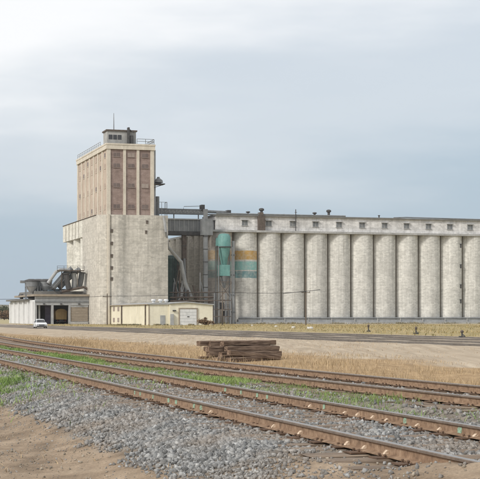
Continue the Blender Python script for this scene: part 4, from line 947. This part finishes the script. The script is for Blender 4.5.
# white car, nose towards the camera (local -y)
car = vehicle('parked_car', 'small white car parked before the receiving shed', 'car', 40.2, 328.3, R(14))
prof = [(-2.1, .22), (2.05, .22), (2.15, .45), (2.12, .85), (1.75, .95), (-1.05, .93), (-1.9, .78), (-2.16, .62), (-2.18, .35)]
def loft(prof_, hw, top):                      # side outline in (y,z) pulled across x, narrower above
    mb = MB(); k = len(prof_); V_ = []
    for sx, q in ((-1, 0), (-1, 1), (1, 1), (1, 0)):
        pass
    xs_ = [-1, -.88, .88, 1]
    for i, f in enumerate(xs_):
        ins = .06 if i in (0, 3) else 0
        V_ += [(f*hw*(1-top*max(0, z-.5)), y*(1-ins*.35), z if not ins else z-.04*(z > .5)+.03*(z < .4)) for y, z in prof_]
    Fs = []
    for j in range(3): Fs += [(j*k+i, j*k+(i+1) % k, (j+1)*k+(i+1) % k, (j+1)*k+i) for i in range(k)]
    Fs += [tuple(range(k)), tuple(3*k+i for i in range(k))[::-1]]
    return mb.add(V_, Fs)
body = part('body', loft(prof, .88, .06), M['carpaint'], car, True)
cab = [(-1.02, .9), (-.35, 1.40), (1.0, 1.44), (1.85, .93)]
part('cabin', loft([(-.92, .92), (-.30, 1.42), (.95, 1.46), (1.75, .93)], .80, .28), M['carpaint'], car, True)
part('windscreen', MB().add([(-.66, -.97, .96), (.66, -.97, .96), (.54, -.42, 1.37), (-.54, -.42, 1.37), (-.66, -.93, .94), (.66, -.93, .94), (.54, -.38, 1.35), (-.54, -.38, 1.35)], [(0, 1, 2, 3), (7, 6, 5, 4), (0, 4, 5, 1), (1, 5, 6, 2), (2, 6, 7, 3), (3, 7, 4, 0)]), M['glass'], car)
for sx in (-1, 1):
    part('side_window', MB().add([(sx*.775, -.6, .98), (sx*.775, 1.35, .98), (sx*.665, .85, 1.36), (sx*.665, -.22, 1.36), (sx*.74, -.6, .98), (sx*.74, 1.35, .98), (sx*.63, .85, 1.36), (sx*.63, -.22, 1.36)], [(0, 1, 2, 3), (7, 6, 5, 4), (0, 4, 5, 1), (1, 5, 6, 2), (2, 6, 7, 3), (3, 7, 4, 0)]), M['glass'], car)
    part('headlight', MB().box(sx*.62-.17, sx*.62+.17, -2.2, -2.02, .55, .72), M['lamp'], car)
    part('door_mirror', MB().box(sx*.93-.08, sx*.93+.08, -.75, -.6, .92, 1.06), M['dark'], car)
    for yy in (-1.35, 1.3):
        wme = MB(); wme.lathe([(.31, -.1), (.32, -.06), (.32, .06), (.31, .1)], 0, 0, 18); wme.v = [(sx*.8+z, yy+x, .31+y) for x, y, z in wme.v]
        wo = part('wheel', wme, M['tyre'], car, True)
        rm = MB(); rm.lathe([(.19, -.11), (.19, .11)], 0, 0, 14); rm.v = [(sx*.8+z, yy+x, .31+y) for x, y, z in rm.v]; part('rim', rm, M['lightgrey'], wo)
part('grille', MB().box(-.42, .42, -2.23, -2.1, .5, .64), M['dark'], car)
part('bumper', MB().box(-.8, .8, -2.26, -2.05, .26, .44), M['dark'], car)
# ochre grain truck inside the middle bay
tv = AV+4.0; tu_ = U(61.4, tv); Xt, Yt = W(tu_, tv)
trk = thing('grain_truck', 'ochre grain truck standing in the middle bay of the receiving shed', 'truck', tu_, tv, ZB)
hw = 1.35
part('box', MB().prism_y([(tu_-hw*1.05, ZB+1.2), (tu_+hw*1.05, ZB+1.2), (tu_+hw*1.15, ZB+3.4), (tu_+hw*.7, ZB+3.9), (tu_, ZB+4.1), (tu_-hw*.7, ZB+3.9), (tu_-hw*1.15, ZB+3.4)], tv, tv+7), M['truck'], trk)
part('tail_gate', MB().box(tu_-hw, tu_+hw, tv-.08, tv, ZB+1.3, ZB+3.3), M['truck'], trk)
for q in (-.7, 0, .7): part('gate_rib', MB().box(tu_+q-.06, tu_+q+.06, tv-.16, tv-.08, ZB+1.3, ZB+3.3), M['truck'], trk)
part('chassis', MB().box(tu_-.5, tu_+.5, tv+.2, tv+7, ZB+.75, ZB+1.2), M['dark'], trk)
part('bumper', MB().box(tu_-hw, tu_+hw, tv-.1, tv+.1, ZB+.55, ZB+.75), M['dark'], trk)
for q in (-1, 1):
    part('tail_lamp', MB().box(tu_+q*1.0-.12, tu_+q*1.0+.12, tv-.14, tv-.1, ZB+.8, ZB+.95), mat('red_lamp', [(.35, .03, .02), (.4, .04, .03)], 2, rough=.3), trk)
    for yy in (1.2, 2.4, 6.0):
        wme = MB(); wme.lathe([(.48, -.28), (.52, -.2), (.52, .2), (.48, .28)], 0, 0, 18); wme.v = [(tu_+q*1.0+z, tv+yy+x, ZB+.52+y) for x, y, z in wme.v]; part('wheel', wme, M['tyre'], trk, True)

# ------------------------------------------------------------------ poles and lines
def free(name, label, cat, X, Y, group=None):
    o = bpy.data.objects.new(name, None); C.objects.link(o); z = float(ground_z(X, Y)); o.location = (X, Y, z); ORG[o.name] = (X, Y, z); return tag(o, label, cat, group)
YP = 342.0
def PX(x, Y=YP): return (x-XC)/F*Y
def PZ(y, Y=YP): return HC+(YH-y)*Y/F
poles = [(305.8, 269.5, 'tall dark utility pole standing before the banded silo row'), (107.2, 293.5, 'dark utility pole at the left end of the yellow shed'), (222.5, 288.5, 'dark utility pole at the foot of the teal cyclone')]
for x, y, lab in poles:
    p = free('utility_pole', lab, 'utility pole', PX(x), YP, 'utility poles along the elevator')
    g = ORG[p.name][2]
    part('shaft', MB().tube([(PX(x), YP, g-.3), (PX(x), YP, PZ(y))], [.17, .11], 8), M['wood'], p, True)
    zc0 = PZ(292.5 if x > 200 else 296.8)
    part('crossarm', MB().box(PX(x)-1.0, PX(x)+1.0, YP-.2, YP-.09, zc0-.08, zc0+.08), M['wood'], p)
    for q in (-.85, .85): part('insulator', MB().lathe([(.05, zc0+.08), (.09, zc0+.14), (.04, zc0+.26)], PX(x)+q, YP-.14, 8), M['dark'], p)
def sag(a, b_, s_, n_=14): return [tuple(Vector(a).lerp(Vector(b_), i/n_)-Vector((0, 0, s_*4*(i/n_)*(1-i/n_)))) for i in range(n_+1)]
wp = [(-70, PZ(299)), (PX(107.2), PZ(296.0)), (PX(222.5), PZ(291.7)), (PX(305.8), PZ(291.7)), (PX(420), PZ(288.0))]
WL = ['cable running left from the pole by the yellow shed', 'cable strung above the yellow sheds between two poles', 'cable strung before the banded silo between two poles']
for k in range(3):
    a, b_ = wp[k], wp[k+1]; pts_ = sag((a[0], YP-.14, a[1]), (b_[0], YP-.14, b_[1]), .35)
    o = link('overhead_cable', MB().tube(pts_, .045, 5).mesh('overhead_cable', M['wire'])); tag(o, WL[k], 'cable', 'overhead cables along the elevator')
# boom on the tall pole
o = link('pole_boom', MB().bar((PX(283), YP-.3, PZ(293.6)), (PX(320), YP-.3, PZ(289.8)), .13).mesh('pole_boom', M['dark'])); tag(o, 'thin dark boom fixed across the tall utility pole', 'boom')

# switch stands in the yard, pale blocks in the weeds
def on_ground(x, y):
    z = 0
    for _ in range(6): X, Y = at(x, y, z); z = float(ground_z(X, Y))
    return X, Y
SWL = ['leftmost switch stand beside the yard tracks', 'middle switch stand beside the yard tracks', 'rightmost switch stand beside the yard tracks']
for k, (x, y) in enumerate(((368.4, 331.8), (416, 334.0), (462, 337.5))):
    X, Y = on_ground(x, y); p = free('switch_stand', SWL[k], 'switch stand', X, Y, 'switch stands in the yard'); g = ORG[p.name][2]; h = 7.5*Y/F
    part('base', MB().box(X-.22, X+.22, Y-.3, Y+.3, g-.1, g+.12), M['dark'], p)
    part('mast', MB().tube([(X, Y, g), (X, Y, g+h*.9)], .06, 8), M['dark'], p)
    part('target', MB().lathe([(.02, g+h*.6), (.12, g+h*.66), (.14, g+h*.85), (.05, g+h)], X, Y, 10), M['rustdark'], p)
    part('lever', MB().bar((X, Y, g+.3), (X+.15, Y-.4, g+.12), .05), M['dark'], p)
BLK = (np.array([(x*(1-.2*(z > 0)), y*(1-.2*(z > 0)), z) for x in (-1, -.3, .4, 1) for y in (-1, 1) for z in (-1, 1)], float)+rng.normal(0, .07, (16, 3)), np.array([(4*i+a, 4*i+b_, 4*i+c, 4*i+d) for i in range(3) for a, b_, c, d in ((0, 4, 5, 1), (1, 5, 7, 3), (3, 7, 6, 2), (2, 6, 4, 0))]+[(0, 1, 3, 2), (12, 14, 15, 13)]))
BL = ['small pale block in the weeds left of the tall pole', 'pale block in the weeds at the foot of the tall pole', 'largest pale slab in the weeds right of the tall pole foot', 'pale stone in the weeds before the cyclone stand']
for k, (x, y, wpx, hpx) in enumerate(((276, 326.6, 2.6, 1.2), (293.5, 327.6, 3.4, 1.5), (310.2, 328.6, 6, 1.9), (252, 325.6, 2.2, 1.1))):
    X, Y = on_ground(x, y+.4); s_ = Y/F; v, f = BLK
    me = fast_mesh('pale_block', v*np.array([wpx*s_*.55, .5, hpx*s_*.75]), f, M['block']); o = link('pale_block', me, None, (X, Y, float(ground_z(X, Y))+hpx*s_*.4)); tag(o, BL[k], 'block', 'pale blocks in the weeds')

# ------------------------------------------------------------------ shrubs and far trees
def crown_mesh(r, h, n_, leaf, m, seed):
    g = np.random.default_rng(seed); cl = g.normal(0, .42, (14, 3)); cl[:, 2] = np.abs(cl[:, 2])
    c = cl[g.integers(0, 14, n_)]+g.normal(0, .17, (n_, 3)); c = c*np.array([r, r, h*.6]); c[:, 2] = np.abs(c[:, 2]+h*.22)
    a = g.normal(size=(n_, 3)); a /= np.linalg.norm(a, axis=1)[:, None]; b_ = np.cross(a, g.normal(size=(n_, 3))); b_ /= np.linalg.norm(b_, axis=1)[:, None]
    V_ = np.stack([c-a*leaf, c+b_*leaf*.6, c+a*leaf, c-b_*leaf*.6], 1).reshape(-1, 3); Fs = np.arange(n_*4).reshape(-1, 4)
    return fast_mesh('crown', V_, Fs, m)
def tree(name, lab, cat, X, Y, r, h, m, seed, group=None, n_=1600, leaf=.25, trunk=.3):
    p = free(name, lab, cat, X, Y, group); g = ORG[p.name][2]
    link('crown', crown_mesh(r, h, n_, leaf, m, seed), p, (0, 0, h*.12*(trunk > .1)))
    tb = MB().tube([(0, 0, -.3), (r*.03, 0, h*.3), (-r*.03, r*.03, h*.7)], [trunk, trunk*.7, trunk*.25], 8)
    for q in range(5): an_ = q*1.3; tb.tube([(0, 0, h*(.22+.07*q)), (math.cos(an_)*r*.5, math.sin(an_)*r*.5, h*(.42+.08*q))], [trunk*.4, trunk*.12], 6)
    link('trunk', tb.mesh('trunk', M['bark']), p)
Xb, Yb = on_ground(205.5, 326)
tree('dry_bush', 'round brown dry bush against the yellow gabled shed', 'bush', PX(205.5, 331), 331, 1.2, 2.0, M['dryleaf'], 3, None, 1500, .16, .08)
FT = [(1.0, 900, 4.5, 8, 'leaf', 'dark bushy tree at the far left edge of the plain'), (4.2, 760, 3.2, 5, 'dryleaf', 'low brown shrub beyond the white shed wall'), (6.5, 980, 5, 9, 'leaf', 'distant tree close left of the white shed wall'), (8.6, 830, 2.6, 4.5, 'dryleaf', 'reddish brown shrub touching the white shed wall')]
for k, (x, Y, r, h, m, lab) in enumerate(FT): tree('far_tree', lab, 'tree', PX(x, Y), Y, r, h, M[m], 20+k, 'far trees at the left', 1500, .45, .25)
for k, (x, Y, h) in enumerate(((-6, 820, 7), (-14, 900, 9), (-24, 780, 7))): tree('far_tree', ['far tree just outside the left edge', 'second far tree outside the left edge', 'third far tree outside the left edge'][k], 'tree', PX(x, Y), Y, h*.5, h, M['leaf'], 40+k, 'far trees at the left', 1200, .45, .25)
# little far barn at the left edge
bn = free('far_barn', 'tiny pale barn with a dull red roof on the far plain', 'barn', PX(2.5, 1150), 1150)
g = ORG[bn.name][2]; bx0 = PX(2.5, 1150)
part('wall', MB().box(bx0-6, bx0+6, 1146, 1156, g-.3, g+3.2), M['white'], bn)
part('roof', MB().prism_y([(bx0-6.5, g+3.2), (bx0+6.5, g+3.2), (bx0, g+6.2)], 1145.5, 1156.5), mat('dull_red_roof', [(.20, .09, .075), (.27, .13, .10)], .5), bn)
part('door', MB().box(bx0-1.2, bx0+1.2, 1145.8, 1146, g, g+2.4), M['dark'], bn)

# ------------------------------------------------------------------ thin haze over the plain
hz = MB().box(-6500, 6500, -4600, 6500, -3, 64).mesh('haze')
hm = bpy.data.materials.new('haze_air'); hm.use_nodes = True; t = hm.node_tree; t.nodes.clear()
pv_n = t.nodes.new('ShaderNodeVolumePrincipled'); pv_n.inputs['Color'].default_value = (.86, .90, .95, 1); pv_n.inputs['Density'].default_value = .00007; pv_n.inputs['Anisotropy'].default_value = .2
ho = t.nodes.new('ShaderNodeOutputMaterial'); t.links.new(pv_n.outputs[0], ho.inputs['Volume'])
hz.materials.append(hm); hzo = link('haze', hz); hzo['kind'] = 'stuff'
